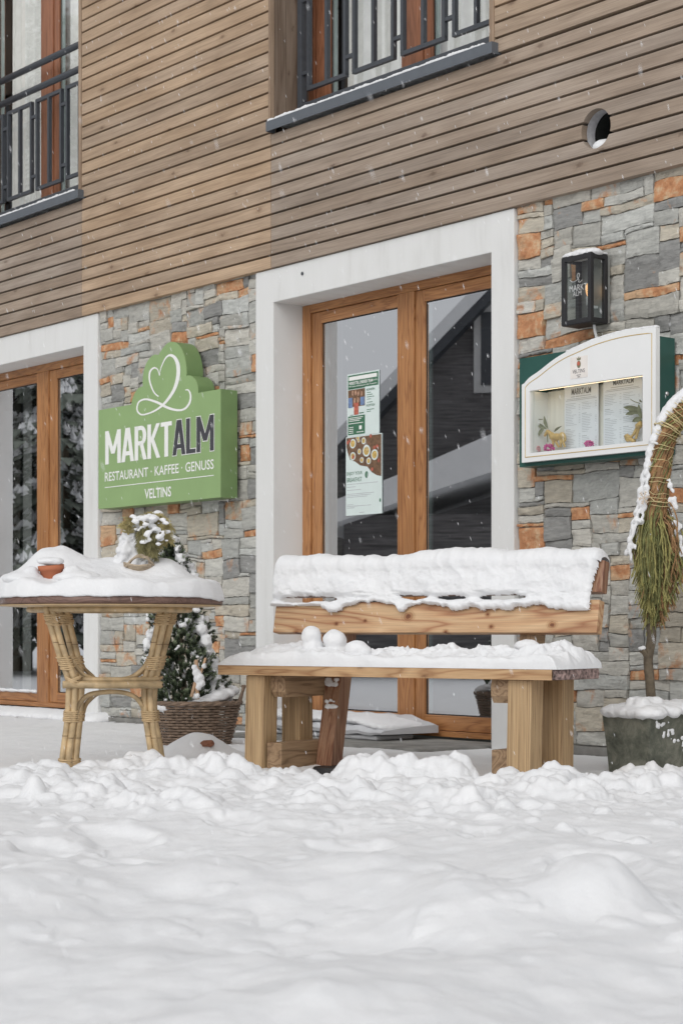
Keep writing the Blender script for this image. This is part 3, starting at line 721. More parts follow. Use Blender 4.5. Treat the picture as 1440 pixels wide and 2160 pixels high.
# trodden foreground
fore = np.clip((5.9 - Y) / 1.2, 0, 1)
H += fore * (0.060 * fbm(X * 1.5 + 5, Y * 1.1, 31, 3) + 0.026 * fbm(X * 4.5, Y * 3.4, 33, 3) + 0.007 * fbm(X * 13, Y * 10, 35, 3))
H += gauss(0.50, 3.68, 0.115, 0.18, 0.115, 1.1) * (1 + 0.15 * fbm(X * 9, Y * 9, 55, 3)) + gauss(0.10, 4.0, 0.24, 0.26, 0.065, 1.2) + gauss(0.24, 3.6, 0.17, 0.2, 0.05, 1.2)
H += gauss(-0.30, 4.1, 0.12, 0.2, 0.045) + gauss(-0.75, 3.9, 0.4, 0.3, 0.03) + gauss(0.62, 3.3, 0.1, 0.15, 0.05)
for fx, fy, fa in ((-0.62, 5.15, 0.3), (-0.30, 5.35, 0.2), (0.02, 4.85, -0.2), (0.38, 5.05, 0.1), (0.75, 4.9, 0.4), (-0.15, 4.35, 0.5), (-0.55, 4.45, -0.3), (0.62, 4.3, 0.2), (-0.8, 4.9, 0.1)):
    u_ = (X - fx) * math.cos(fa) + (Y - fy) * math.sin(fa); v_ = -(X - fx) * math.sin(fa) + (Y - fy) * math.cos(fa); q_ = np.sqrt((u_ / 0.08) ** 2 + (v_ / 0.17) ** 2) * (1 + 0.8 * fbm(X * 8, Y * 7, 88, 3))
    H += -0.020 / (1 + np.exp((q_ - 1) * 7)) + 0.006 * np.exp(-((q_ - 1.3) / 0.3) ** 2)
H -= gauss(0.28, 4.25, 0.16, 0.22, 0.03) + gauss(-0.10, 3.35, 0.3, 0.16, 0.045) + gauss(-0.55, 4.9, 0.25, 0.2, 0.03)
H += gauss(-0.02, 2.75, 0.08, 0.1, 0.035) + gauss(-0.17, 2.8, 0.06, 0.08, 0.02)
H -= gauss(0.05, 7.05, 0.55, 0.22, 0.045) + gauss(0.1, 5.2, 0.4, 0.12, 0.02)
rng = random.Random(5)
def lump(cx, cy, r, top, sq=1.0):
    """a clod: an irregular rounded bump pushed through the surface"""
    i0, i1 = np.searchsorted(gx, [cx - r * 1.3, cx + r * 1.3]); j0, j1 = np.searchsorted(gy, [cy - r * 1.3, cy + r * 1.3])
    if i1 <= i0 or j1 <= j0: return
    x = X[i0:i1, j0:j1]; y_ = Y[i0:i1, j0:j1]; b0 = H[i0:i1, j0:j1]; a = rng.random() * 3.14; st = rng.uniform(0.65, 1.0); ca, sa = math.cos(a), math.sin(a)
    u = ((x - cx) * ca + (y_ - cy) * sa) / r; v = (-(x - cx) * sa + (y_ - cy) * ca) / (r * st)
    q = (u * u + v * v) * (1 + 0.7 * fbm(x / r * 1.2, y_ / r * 1.2, int(cx * 99) % 50, 3))
    h = top * np.clip(1 - q, 0, 1) ** 0.55 * (1 + 0.35 * fbm(x / r * 2, y_ / r * 2, 3, 2))
    H[i0:i1, j0:j1] = np.maximum(b0, b0.mean() + (b0 - b0.mean()) * 0.5 + h - top * 0.12)
for k in range(2400):
    x = rng.uniform(-2.0, 1.7); yy = 6.1 + rng.gauss(0, 0.42) - 0.12 * x
    dens = 0.5 + 1.1 * mnoise.noise(Vector((x * 1.7, yy * 2.0, 3)))
    if rng.random() > 0.12 + dens: continue
    r = 0.008 * (1 / max(0.06, rng.random())) ** 0.62; r = min(r, 0.05); lump(x, yy, r * rng.uniform(0.9, 1.3), r * rng.uniform(0.35, 0.75))
for k in range(330):
    x = rng.uniform(-1.6, 1.5); yy = rng.uniform(3.0, 5.8); r = rng.choice([0.010, 0.014, 0.02, 0.03]); lump(x, yy, r * 1.5, r * rng.uniform(0.2, 0.45))
for (px, py, Yd, r) in ((300, 1600, 6.9, 0.10), (360, 1625, 6.7, 0.11), (60, 1640, 6.2, 0.12), (450, 1640, 6.5, 0.10), (20, 1660, 6.0, 0.09), (600, 1610, 6.9, 0.05), (690, 1612, 6.7, 0.05),
                        (770, 1600, 6.75, 0.045), (840, 1605, 6.7, 0.06), (905, 1608, 6.7, 0.05), (1180, 1600, 6.3, 0.09), (1300, 1610, 6.3, 0.08), (1130, 1630, 6.2, 0.08), (1190, 1690, 5.1, 0.035)):
    p = at(px, py, Yd); i = np.searchsorted(gx, p.x); j = np.searchsorted(gy, p.y); lump(p.x, p.y, r, min(r * 0.62, max(0.02, p.z - H[i, j])))
for px, py, Yd, R_, hh in ((300, 1600, 6.9, .17, .07), (400, 1622, 6.6, .16, .07), (480, 1640, 6.5, .12, .055), (60, 1640, 6.3, .2, .075), (160, 1665, 6.0, .15, .05), (620, 1622, 6.8, .10, .035), (760, 1622, 6.55, .08, .03), (850, 1626, 6.5, .09, .032), (940, 1624, 6.5, .07, .03),
                           (1150, 1614, 6.35, .2, .065), (1330, 1612, 6.45, .2, .06), (1210, 1640, 6.0, .15, .05), (1380, 1606, 6.85, .16, .05), (700, 1660, 5.9, .15, .04), (980, 1680, 5.7, .16, .04), (350, 1690, 5.7, .18, .04)):
    c_ = at(px, py, Yd)
    H += gauss(c_.x, c_.y, R_, R_ * 0.9, hh * 0.42) * (1 + 0.5 * fbm(X * 9, Y * 9, int(px), 3))
    for k in range(34):
        q_ = R_ * rng.random() ** 0.6; a_ = rng.random() * 6.283; r_ = rng.choice([0.012, 0.018, 0.026, 0.038, 0.05]); lump(c_.x + q_ * math.cos(a_), c_.y + q_ * math.sin(a_), r_, r_ * rng.uniform(0.4, 0.8))
# heap beside the planter basket, melt hollow under the bench's rear prop
pm = at(410, 1560, 8.1); i = np.searchsorted(gx, pm.x); H += gauss(pm.x + 0.01, 8.1, 0.15, 0.13, 0.10, 1.3) * (1 + 0.12 * fbm(X * 14, Y * 14, 77, 3))
ph = at(703, 1612, 7.36); H -= gauss(ph.x, ph.y, 0.125, 0.13, 0.055, 2.0)
H += (0.0035 * fbm(X * 45, Y * 45, 41, 2) + 0.004 * fbm(X * 20, Y * 16, 43, 3)) * near * (0.45 + 0.55 * rough)
H = np.where(wd < 0.0, np.minimum(H, -0.12), H)
H = np.where((wd > 0) & (wd < 0.42) & (X * 0.6293 - (Y - 9.4) * 0.7771 > DL + 0.42) & (X * 0.6293 - (Y - 9.4) * 0.7771 < DR - 0.1), np.minimum(H, 0.108), H)
def ground_z(x, y_):
    i = min(len(gx) - 1, np.searchsorted(gx, x)); j = min(len(gy) - 1, np.searchsorted(gy, y_)); return float(H[i, j])
far = np.hypot(X, Y)
Hs = np.where(far > 15, 0.0, H)
me = bpy.data.meshes.new('snow_ground'); nx, ny = len(gx), len(gy)
V = np.stack([X, Y, np.where(np.hypot(X, Y - 5) > 13, 0.1, H)], -1).reshape(-1, 3)
ii, jj = np.meshgrid(np.arange(nx - 1), np.arange(ny - 1), indexing='ij')
a = (ii * ny + jj).ravel(); Fc = np.stack([a, a + ny, a + ny + 1, a + 1], -1)
me.vertices.add(len(V)); me.vertices.foreach_set('co', V.ravel().astype(np.float32))
me.loops.add(Fc.size); me.loops.foreach_set('vertex_index', Fc.ravel().astype(np.int32))
me.polygons.add(len(Fc)); me.polygons.foreach_set('loop_start', (np.arange(len(Fc)) * 4).astype(np.int32)); me.polygons.foreach_set('loop_total', np.full(len(Fc), 4, np.int32))
me.update(calc_edges=True); me.polygons.foreach_set('use_smooth', [True] * len(Fc)); me.materials.append(snow_soft)
g = bpy.data.objects.new('snow_ground', me); scene.collection.objects.link(g); g['kind'] = 'structure'

# ================================================================== what the panes mirror: houses and trees across the lane
dark_timber = plain('dark_house_timber', (0.125, 0.12, 0.122), 0.8, 0, 0.55, 3, stretch=(1, 1, 14))
def gable_house():
    fr = Frame(-14.5, 8.6, 0, R(90))        # local x runs along the gable, local y away from the restaurant
    t = Thing('neighbour_house', 'dark timber gabled house with snowy roof mirrored in the right door pane', 'house', fr, (0, 0, 0))
    mb = MB(); hw, ez, az_ = 4.6, 2.55, 7.1
    mb.poly([(-hw, -0.1), (hw, -0.1), (hw, ez), (0, az_), (-hw, ez)], 0, 7); part(t, 'wall', mb, dark_timber)
    for sg in (-1, 1):
        mb = MB(); dx, dz = sg * hw, ez - az_; L = math.hypot(dx, dz); ux, uz = dx / L, dz / L; nxn, nzn = -uz * sg, ux * sg
        ex = 0.7; a = (0, az_ + 0.0); b_ = (ux * (L + ex), az_ + uz * (L + ex))
        q = lambda p, k: (p[0] + nxn * k * (1 if True else 1), p[1] + abs(nzn) * k)
        pts = [a, b_, (b_[0], b_[1] + 0.16), (0, az_ + 0.16)]
        mb.poly(pts, -0.25, 7.5); rf = part(t, 'roof', mb, metal_dark)
        mb = MB(); mb.poly([(p[0], p[1] + 0.162) for p in pts[:2]] + [(b_[0] - sg * 0.05, b_[1] + 0.40), (0, az_ + 0.42)], -0.27, 7.5); part(t, 'roof_snow', mb, snow, parent=rf)
    for x0, z0, w, h in ((1.95, 3.75, 1.0, 1.15), (-1.9, 3.4, 1.1, 1.2), (-0.6, 0.6, 1.4, 1.3), (2.6, 0.7, 1.2, 1.2)):
        mb = MB(); mb.box(x0 - w / 2, x0 + w / 2, -0.06, 0.05, z0, z0 + h, 0.01); f = part(t, 'window', mb, plain('pale_shutter', (0.5, 0.5, 0.5), 0.6, 0, 0.1, 5) if 'pale_shutter' not in MATS else MATS['pale_shutter'])
        mb = MB(); mb.box(x0 - w / 2 + 0.1, x0 + w / 2 - 0.1, -0.075, -0.06, z0 + 0.1, z0 + h - 0.1); part(t, 'pane', mb, metal_dark, parent=f)
gable_house()
def lean_to():
    fr = Frame(-11.5, 9.6, 0, R(90))
    t = Thing('garden_shed', 'low shed with deep snow on its sloping roof mirrored in the door panes', 'shed', fr, (0, 0, 0))
    mb = MB(); mb.box(-1.2, 2.6, 0.2, 1.9, -0.1, 2.0); part(t, 'wall', mb, dark_timber)
    mb = MB(); mb.poly([(-1.7, 2.25), (-0.2, 2.75), (2.9, 1.8), (2.95, 2.02), (1.9, 2.42), (0.2, 3.12), (-0.5, 3.2), (-1.9, 2.6)], -0.25, 2.2); part(t, 'roof', mb, snow)
lean_to()
def conifer(x, y_, h, r, seed, label):
    rnd = random.Random(seed); t = Thing('conifer_tree', label, 'tree', WORLD, (x, y_, 0), group='tall conifers across the lane')
    mb = MB(); mb.tube([(x, y_, -0.1), (x + 0.05, y_, h * 0.5), (x, y_, h)], [0.16, 0.1, 0.02], 8); part(t, 'trunk', mb, bark_mat)
    cr = MB(); sn = MB()
    for k in range(300):
        f = rnd.random() ** 0.8; z = 0.7 + f * (h - 0.8); rr = r * (1 - (z - 0.7) / (h - 0.6)) * rnd.uniform(0.7, 1.15) + 0.15; a = rnd.random() * 6.283
        dx, dy = math.cos(a), math.sin(a); n = 5; P = [Vector((x + dx * rr * i / n, y_ + dy * rr * i / n, z - 0.30 * rr * (i / n) ** 1.5)) for i in range(n + 1)]
        for i in range(1, n + 1):
            for q in range(9):
                c = P[i] + Vector((rnd.uniform(-0.16, 0.16), rnd.uniform(-0.16, 0.16), rnd.uniform(-0.16, 0.02))); w = rnd.uniform(0.04, 0.10)
                s_ = Vector((-dy, dx, 0)) * w; d_ = Vector((dx, dy, -0.7)) * w * 2
                (cr).add([c - s_, c + s_, c + d_], [(0, 1, 2)])
            for q in range(12):
                w = rnd.uniform(0.018, 0.045); s_ = Vector((-dy, dx, 0)) * w; f_ = Vector((dx, dy, -0.3)) * w * 2; c = P[i] + Vector((rnd.uniform(-0.1, 0.1), rnd.uniform(-0.1, 0.1), rnd.uniform(-0.04, 0.05)))
                sn.add([c - s_ - f_ * 0.4, c + s_ - f_ * 0.4, c + f_ + s_ * 0.4, c + f_ - s_ * 0.4, c + Vector((0, 0, 0.06))], [(0, 1, 4), (1, 2, 4), (2, 3, 4), (3, 0, 4)])
    part(t, 'crown', cr, MATS.get('conifer_needles') or plain('conifer_needles', (0.20, 0.225, 0.19), 0.8, 0, 0.4, 3)); part(t, 'snow_load', sn, snow)
conifer(-12.5, 16.0, 8.5, 2.0, 1, 'tall snowy conifer mirrored in the left doorway glass, nearer one')
conifer(-14.2, 17.2, 9.5, 2.2, 2, 'tall snowy conifer mirrored in the left doorway glass, rear one')
conifer(-11.6, 18.3, 8.0, 2.0, 3, 'tall snowy conifer across the lane, furthest to the side')
# ================================================================== THINGS ON THE WALL
def PW(px, py, y): return (SX(px, y), ZZ(px, py, y))
# ---- green restaurant sign
def gp(x, y): return (180 + x / 3.789, 700 + y / 3.789)
YF = -0.125
t = Thing('restaurant_sign', 'green cloud-topped box sign with heart outline and white restaurant lettering', 'sign', WALL, (SX(209, YF), YF, ZZ(209, 1075, YF)))
def arc(cx, cy, r, a0, a1, n=14, ry=None): return [(cx + r * math.cos(R(a0 + (a1 - a0) * i / n)), cy + (ry or r) * math.sin(R(a0 + (a1 - a0) * i / n))) for i in range(n + 1)]
ow = lambda x, y: PW(*gp(x, y), YF)
BLs, BLz = ow(110, 1420); TLs, TLz = ow(112, 635); BRs, BRz = ow(1085, 1318); TRs, TRz = ow(1085, 448)
zb_, zt_ = (BLz + BRz) / 2, (TLz + TRz) / 2
pts = [(BLs, zb_), (BRs, zb_), (BRs, zt_)]
def cv(lst): return [tuple(p)[:2] for p in [(v.x, v.y) for v in crom([(a, b, 0) for a, b in lst], 6)]]
a = [ow(*p) for p in ((905, 475), (903, 435), (888, 390), (862, 360), (835, 348), (812, 352))]
a[0] = (a[0][0], zt_)
b_ = [ow(*p) for p in ((812, 352), (812, 290), (800, 210), (775, 140), (740, 95), (700, 80), (660, 92), (625, 130), (600, 165), (590, 185))]
c = [ow(*p) for p in ((590, 185), (555, 183), (515, 215), (485, 270), (468, 340), (463, 400), (465, 435))]
d = [ow(*p) for p in ((465, 435), (430, 450), (400, 490), (380, 540), (372, 585))]
d[-1] = (d[-1][0], zt_)
outl = cv(a)[:-1] + cv(b_)[:-1] + cv(c)[:-1] + cv(d)
pts = [(BLs, zb_), (BRs, zb_), (BRs, zt_)] + outl + [(TLs, zt_)]
mb = MB(); mb.poly(pts, YF, YF + 0.108); part(t, 'sign_box', mb, green_side_shaded)
mb = MB()
cx_ = sum(p[0] for p in pts) / len(pts); cz_ = sum(p[1] for p in pts) / len(pts)
mb.poly(pts, YF - 0.003, YF - 0.0005); part(t, 'sign_face', mb, green_face)
yl = YF - 0.0045
def trow(mb, txt, x0, x1, yt0, yb0, y, bold=0, nudge=0):
    s0, z1 = ow(x0, yt0); _, z0 = ow(x0, yb0); s1, _ = ow(x1, yt0)
    text_mesh(mb, txt, s0, s1, z0, z1, y, bold)
def letters(mb, txt, s0, s1, z0, z1, y, grow=0.0):
    """heavy condensed capitals from cut strokes; pieces step 0.1 mm so none share a plane"""
    wid = {'M': 1.32, 'A': 1.02, 'R': 0.98, 'K': 1.0, 'T': 0.86, 'L': 0.74}; sp = 0.055; tot = sum(wid[c] for c in txt) + sp * (len(txt) - 1); k = (s1 - s0) / tot; x = s0; cnt = [0]; Hh = z1 - z0; hw0 = 0.148 * k
    def piece(pts):
        cnt[0] += 1; yy = y - 0.00012 * (cnt[0] % 6); mb.add([(a, yy, b2) for a, b2 in pts], [tuple(range(len(pts)))])
    def stroke(xa, za, xb, zb2, hw=None):
        hw = (hw or hw0) + grow * (1 + 0.35 * abs(xb - xa) / max(1e-6, abs(zb2 - za))); d_ = (xb - xa) / (zb2 - za); g_ = grow if zb2 > za else -grow
        za2, zb3 = za - g_, zb2 + g_; xa2, xb2_ = xa - d_ * g_, xb + d_ * g_; piece([(xa2 - hw, za2), (xa2 + hw, za2), (xb2_ + hw, zb3), (xb2_ - hw, zb3)])
    def bar(xa, xb, zc, hh): piece([(xa - grow, zc - hh - grow), (xb + grow, zc - hh - grow), (xb + grow, zc + hh + grow), (xa - grow, zc + hh + grow)])
    for c in txt:
        w = wid[c] * k; L_, R_ = x, x + w; hh = 0.062 * Hh
        if c == 'M': stroke(L_ + hw0, z0, L_ + hw0, z1); stroke(R_ - hw0, z0, R_ - hw0, z1); stroke((L_ + R_) / 2, z0 + 0.30 * Hh, L_ + hw0, z1, hw0 * 1.0); stroke((L_ + R_) / 2, z0 + 0.30 * Hh, R_ - hw0, z1, hw0 * 1.0)
        if c == 'A': stroke(L_ + hw0 * 0.95, z0, (L_ + R_) / 2 - hw0 * 0.25, z1); stroke(R_ - hw0 * 0.95, z0, (L_ + R_) / 2 + hw0 * 0.25, z1); bar(L_ + w * 0.27, R_ - w * 0.27, z0 + 0.25 * Hh, hh)
        if c == 'K': stroke(L_ + hw0, z0, L_ + hw0, z1); stroke(L_ + hw0 * 2.0, z0 + 0.47 * Hh, R_ - hw0 * 1.0, z1); stroke(R_ - hw0 * 0.9, z0, L_ + hw0 * 2.3, z0 + 0.60 * Hh)
        if c == 'T': stroke((L_ + R_) / 2, z0, (L_ + R_) / 2, z1 - hh); bar(L_, R_, z1 - hh, hh)
        if c == 'L': stroke(L_ + hw0, z0, L_ + hw0, z1); bar(L_ + hw0, R_, z0 + hh, hh)
        if c == 'R':
            stroke(L_ + hw0, z0, L_ + hw0, z1); stroke(R_ - hw0 * 0.9, z0, L_ + w * 0.56, z0 + 0.48 * Hh); cz3 = z1 - 0.285 * Hh; ro = 0.285 * Hh; xo = w * 0.44; cxx = L_ + w * 0.54
            for i in range(10):
                a0, a1 = -math.pi / 2 + math.pi * i / 10, -math.pi / 2 + math.pi * (i + 1) / 10
                piece([(cxx + (xo + grow) * math.cos(a0), cz3 + (ro + grow) * math.sin(a0)), (cxx + (xo + grow) * math.cos(a1), cz3 + (ro + grow) * math.sin(a1)), (cxx + (xo - hw0 * 2) * math.cos(a1), cz3 + (ro - 2 * hh) * math.sin(a1)), (cxx + (xo - hw0 * 2) * math.cos(a0), cz3 + (ro - 2 * hh) * math.sin(a0))])
            bar(L_ + hw0, cxx, z1 - hh, hh); bar(L_ + hw0, cxx, z1 - 2 * ro + hh, hh)
        x = R_ + sp * k
ms0, _ = ow(166, 800); ms1, _ = ow(698, 800); as0, _ = ow(703, 800); as1, _ = ow(1036, 800); zL0 = (ow(166, 1065)[1] + ow(1036, 944)[1]) / 2; zL1 = (ow(166, 800)[1] + ow(1036, 655)[1]) / 2
mb = MB(); letters(mb, 'MARKT', ms0, ms1, zL0, zL1, yl); part(t, 'lettering', mb, letter_white, label='bold white word MARKT')
mb = MB(); letters(mb, 'ALM', as0 + 0.002, as1 - 0.002, zL0, zL1, yl, 0.0040); part(t, 'lettering_outline', mb, letter_white)
mb = MB(); letters(mb, 'ALM', as0 + 0.002, as1 - 0.002, zL0, zL1, yl - 0.0014, -0.0005); part(t, 'lettering', mb, letter_dark, label='dark word ALM with white outline')
mb = MB(); trow(mb, 'RESTAURANT · KAFFEE · GENUSS', 163, 1032, 1125, 1198, yl, 0.01)
trow(mb, 'VELTINS', 480, 692, 1257, 1337, yl, 0.018)
s0, z = ow(163, 1251); s1, z2 = ow(1032, 1141); zm = (z + z2) / 2; mb.box(s0, s1, yl - 0.0005, yl + 0.001, zm - 0.0022, zm + 0.0022)
part(t, 'small_lettering', mb, letter_white)
hp = [(592, 518, 5), (560, 490, 5.5), (535, 440, 6), (519, 380, 6.5), (522, 325, 7), (540, 297, 7), (562, 288, 6), (585, 303, 4), (600, 350, 2.5), (603, 318, 3), (618, 270, 4), (645, 215, 5.5), (672, 190, 8), (697, 190, 11), (725, 212, 13),
      (745, 260, 15), (750, 325, 15), (738, 400, 14), (712, 470, 12), (670, 535, 11), (620, 590, 9), (560, 632, 7), (500, 656, 6), (455, 662, 6), (427, 640, 6), (420, 605, 6), (432, 565, 6), (460, 545, 7), (500, 540, 8), (550, 553, 9), (600, 573, 10),
      (660, 605, 10), (715, 622, 9), (770, 626, 8), (810, 608, 8), (838, 570, 8), (848, 525, 7), (842, 485, 6), (825, 464, 5), (806, 466, 4)]
mb = MB(); P = crom([(x, y, w) for x, y, w in hp], 5); vs = []
for i, p in enumerate(P):
    q = P[min(i + 1, len(P) - 1)] - P[max(i - 1, 0)]; L = math.hypot(q.x, q.y) or 1; nx_, ny_ = -q.y / L, q.x / L
    for sg in (-1, 1):
        s_, z_ = ow(p.x + sg * nx_ * p.z, p.y + sg * ny_ * p.z); vs.append((s_, yl - i * 1e-6, z_))
mb.add(vs, [(2 * i, 2 * i + 1, 2 * i + 3, 2 * i + 2) for i in range(len(P) - 1)]); part(t, 'heart_outline', mb, letter_white)

# ---- wall lantern
YB = -0.125
lz1 = ZZ(1247.8, 531, YB); lz0 = ZZ(1242.8, 677, YB); ls0 = SX(1183, YB); ls1 = SX(1245, YB)
t = Thing('wall_lantern', 'black box lantern with clear glass and a glowing bulb on the stone wall', 'lantern', WALL, ((ls0 + ls1) / 2, -0.06, lz0))
b = 0.019
mb = MB()
for s in (ls0, ls1 - b):
    mb.box(s, s + b, YB, YB + b, lz0, lz1, 0.001); mb.box(s, s + b, -0.018 - b, -0.018, lz0, lz1, 0.001)
for z in (lz0, lz1 - b):
    mb.box(ls0 + b, ls1 - b, YB + 0.0005, YB + b, z, z + b); mb.box(ls0 + 0.0005, ls0 + b, YB + b, -0.03, z + 0.0005, z + b - 0.0005); mb.box(ls1 - b, ls1 - 0.0005, YB + b, -0.03, z + 0.0005, z + b - 0.0005)
part(t, 'frame', mb, black_metal)
mb = MB(); mb.box(ls0 + 0.002, ls1 - 0.002, YB + 0.003, -0.02, lz1 - 0.004, lz1 + 0.003, 0.001); mb.box(ls0 + 0.002, ls1 - 0.002, YB + 0.003, -0.02, lz0 - 0.003, lz0 + 0.004, 0.001); part(t, 'lid', mb, black_metal)
mb = MB(); mb.box(ls0 + 0.002, ls1 - 0.002, -0.018, -0.004, lz0 + 0.002, lz1 - 0.002); part(t, 'back_plate', mb, plain('lantern_back', (0.30, 0.31, 0.30), 0.35, 0.4, 0.1, 20))
mb = MB(); mb.add([(ls0 + b, YB + 0.008, lz0 + b), (ls1 - b, YB + 0.008, lz0 + b), (ls1 - b, YB + 0.008, lz1 - b), (ls0 + b, YB + 0.008, lz1 - b)], [(0, 1, 2, 3)])
part(t, 'front_pane', mb, glass_lamp)
for s in (ls0 + 0.007, ls1 - 0.007):
    mb = MB(); mb.add([(s, YB + b, lz0 + b), (s, -0.03, lz0 + b), (s, -0.03, lz1 - b), (s, YB + b, lz1 - b)], [(0, 1, 2, 3)]); part(t, 'side_pane', mb, glass_thin)
sc_ = (ls0 + ls1) / 2 + 0.022; zc_ = (lz0 + lz1) / 2
mb = MB(); mb.lathe([(0.0001, 0.030), (0.010, 0.028), (0.016, 0.019), (0.018, 0.008), (0.015, -0.008), (0.011, -0.024), (0.0001, -0.03)], (sc_, -0.065, zc_), 20)
part(t, 'bulb', mb, plain('glowing_bulb', (1, 0.7, 0.4), 0.4, emis=(1.0, 0.50, 0.20), estr=1.5), smooth=True)
mb = MB(); mb.lathe([(0.0001, -0.065), (0.013, -0.065), (0.015, -0.028), (0.0001, -0.026)], (sc_, -0.065, zc_), 16); mb.box(sc_ - 0.006, sc_ + 0.006, -0.07, -0.018, zc_ - 0.075, zc_ - 0.064)
part(t, 'bulb_socket', mb, white_enamel)
mb = MB(); yy = YB + 0.006; sp = lambda px: SX(px, yy); zp = lambda px, py: ZZ(px, py, yy)
text_mesh(mb, 'MARKT', sp(1200), sp(1237), zp(1218, 613), zp(1218, 600), yy, 0.0); text_mesh(mb, 'ALM', sp(1207), sp(1225), zp(1216, 624), zp(1216, 614), yy, 0.0)
q = [(1201, 591), (1206, 595), (1214, 592), (1219, 586), (1221, 579), (1219, 576), (1216, 580), (1217, 586), (1220, 590), (1219, 594), (1222, 595), (1227, 590)]
mb.tube([(SX(x, yy), yy, ZZ(x, y_, yy)) for x, y_ in [(v.x, v.y) for v in crom([(a, b2, 0) for a, b2 in q], 3)]], 0.0013, 5)
part(t, 'pane_lettering', mb, frost)
mb = MB(); mb.box(ls0 - 0.002, ls1 + 0.002, YB + 0.004, -0.016, lz1 + 0.003, lz1 + 0.012, 0.004)
for i in range(16):
    f = i / 15; mb.ball((ls0 + 0.008 + (ls1 - ls0 - 0.02) * f, -0.07 + random.uniform(-0.02, 0.02), lz1 + 0.008), 0.034, 2, (0.8, 1.2, 0.45 + 0.25 * math.sin(f * 3)), 0.2, i)
solo('snow_cap', remeshed('snow_cap', mb, snow, ((ls0 + ls1) / 2, -0.07, lz1), 0.005, 0.004, 0.02), None, 'cap of snow on top of the black wall lantern', 'snow', WALL, ((ls0 + ls1) / 2, -0.07, lz1), True, kind='stuff')
mb = MB(); s = SX(1259, -0.03)
mb.tube(crom([(s, -0.05, lz0 - 0.001), (s, -0.045, lz0 - 0.03), (s + 0.004, -0.035, lz0 - 0.07), (s + 0.012, -0.03, lz0 - 0.13)], 5), 0.0065, 8)
solo('power_cable', mb, white_enamel, 'short pale cable running from the lantern down to the menu case', 'cable', WALL, (s, -0.04, lz0), True)

# ---- menu display case
YG, YD = -0.100, -0.126
cs0 = SX(1095, YG); cs1 = SX(1382, YD) - 0.004; cz1 = (ZZ(1096, 757, YG) + ZZ(1385, 709, YG)) / 2; cz0 = ZZ(1093, 986, YG)
t = Thing('menu_case', 'dark green menu display case with white arched door and two menus', 'menu case', WALL, ((cs0 + cs1) / 2, YG, cz0))
ds0 = SX(1099.5, YD); ds1 = SX(1382, YD); dz0 = ZZ(1099.6, 976, YD)
gs0, gs1 = SX(1116, YD), SX(1354, YD); gz0 = (ZZ(1115, 957, YD) + ZZ(1352, 930, YD)) / 2; gz1 = max(ZZ(1117, 827, YD), ZZ(1355, 791.5, YD)) + 0.002
mb = MB(); w = 0.012
mb.box(cs0, gs0 - 0.004, YG, -0.004, cz0, cz1); mb.box(gs1 + 0.004, cs1, YG, -0.004, cz0, cz1)
mb.box(gs0 - 0.004, gs1 + 0.004, YG, -0.004, cz0, gz0 - 0.004); mb.box(gs0 - 0.004, gs1 + 0.004, YG, -0.004, gz1 + 0.012, cz1); part(t, 'case_body', mb, teal)
mb = MB(); mb.box(gs0 - 0.004, gs1 + 0.004, -0.012, -0.006, gz0 - 0.004, gz1 + 0.004); bb_ = part(t, 'backboard', mb, cream)
mb = MB()
mb.box(gs0 - 0.0035, gs0 + 0.001, YG + 0.001, -0.013, gz0, gz1); mb.box(gs0, gs1, YG + 0.001, -0.013, gz0 - 0.0035, gz0 + 0.001); mb.box(gs1 - 0.001, gs1 + 0.0035, YG + 0.001, -0.013, gz0, gz1); part(t, 'case_lining', mb, white_enamel)
mb = MB(); mb.box(gs0 + 0.01, gs1 - 0.01, -0.085, -0.070, gz1 + 0.004, gz1 + 0.010); part(t, 'light_strip', mb, plain('warm_light_strip', (1, 0.8, 0.6), 0.5, emis=(1.0, 0.72, 0.42), estr=3.5))
# door: outer outline with arched top, window cut out (ring of quads)
arcp = [(1103, 811), (1115, 797), (1135, 783), (1165, 759.5), (1190, 744), (1218, 731), (1255, 715), (1300, 701.5), (1340, 694), (1382, 689)]
arcw = [(v.x, v.y) for v in crom([(SX(x, YD), ZZ(x, y_, YD), 0) for x, y_ in arcp], 4)]
arcw[0] = (ds0, arcw[0][1]); arcw[-1] = (ds1, arcw[-1][1])
def top_at(s):
    for (a, za), (b2, zb2_) in zip(arcw, arcw[1:]):
        if a <= s <= b2: return za + (zb2_ - za) * (s - a) / (b2 - a + 1e-9)
    return arcw[-1][1]
mb = MB(); y1 = YG - 0.001
strip = sorted(set([ds0, ds1, gs0, gs1] + [a for a, _ in arcw]))
mb.poly([(ds0, dz0), (ds1, dz0), (ds1, gz0), (ds0, gz0)], YD, y1)
mb.poly([(ds0, gz0), (gs0, gz0), (gs0, gz1), (ds0, gz1)], YD, y1); mb.poly([(gs1, gz0), (ds1, gz0), (ds1, gz1), (gs1, gz1)], YD, y1)
mb.poly([(ds0, gz1), (ds1, gz1)] + [(a, b2) for a, b2 in arcw[::-1]], YD, y1)
dr_ = part(t, 'case_door', mb, white_enamel)
mb = MB(); mb.add([(gs0, YD + 0.01, gz0), (gs1, YD + 0.01, gz0), (gs1, YD + 0.01, gz1), (gs0, YD + 0.01, gz1)], [(0, 1, 2, 3)]); part(t, 'pane', mb, glass_thin, parent=dr_)
mb = MB(); i_ = 0.022; line = [(ds0 + i_, dz0 + i_)] + [(max(a, ds0 + i_), b2 - i_ * 1.1) for a, b2 in arcw if a < ds1 - i_] + [(ds1 - i_, arcw[-1][1] - i_ * 1.1), (ds1 - i_, dz0 + i_), (ds0 + i_, dz0 + i_)]
mb.tube([(a, YD, z) for a, z in line], 0.0022, 4); part(t, 'gold_trim_line', mb, gold, parent=dr_)
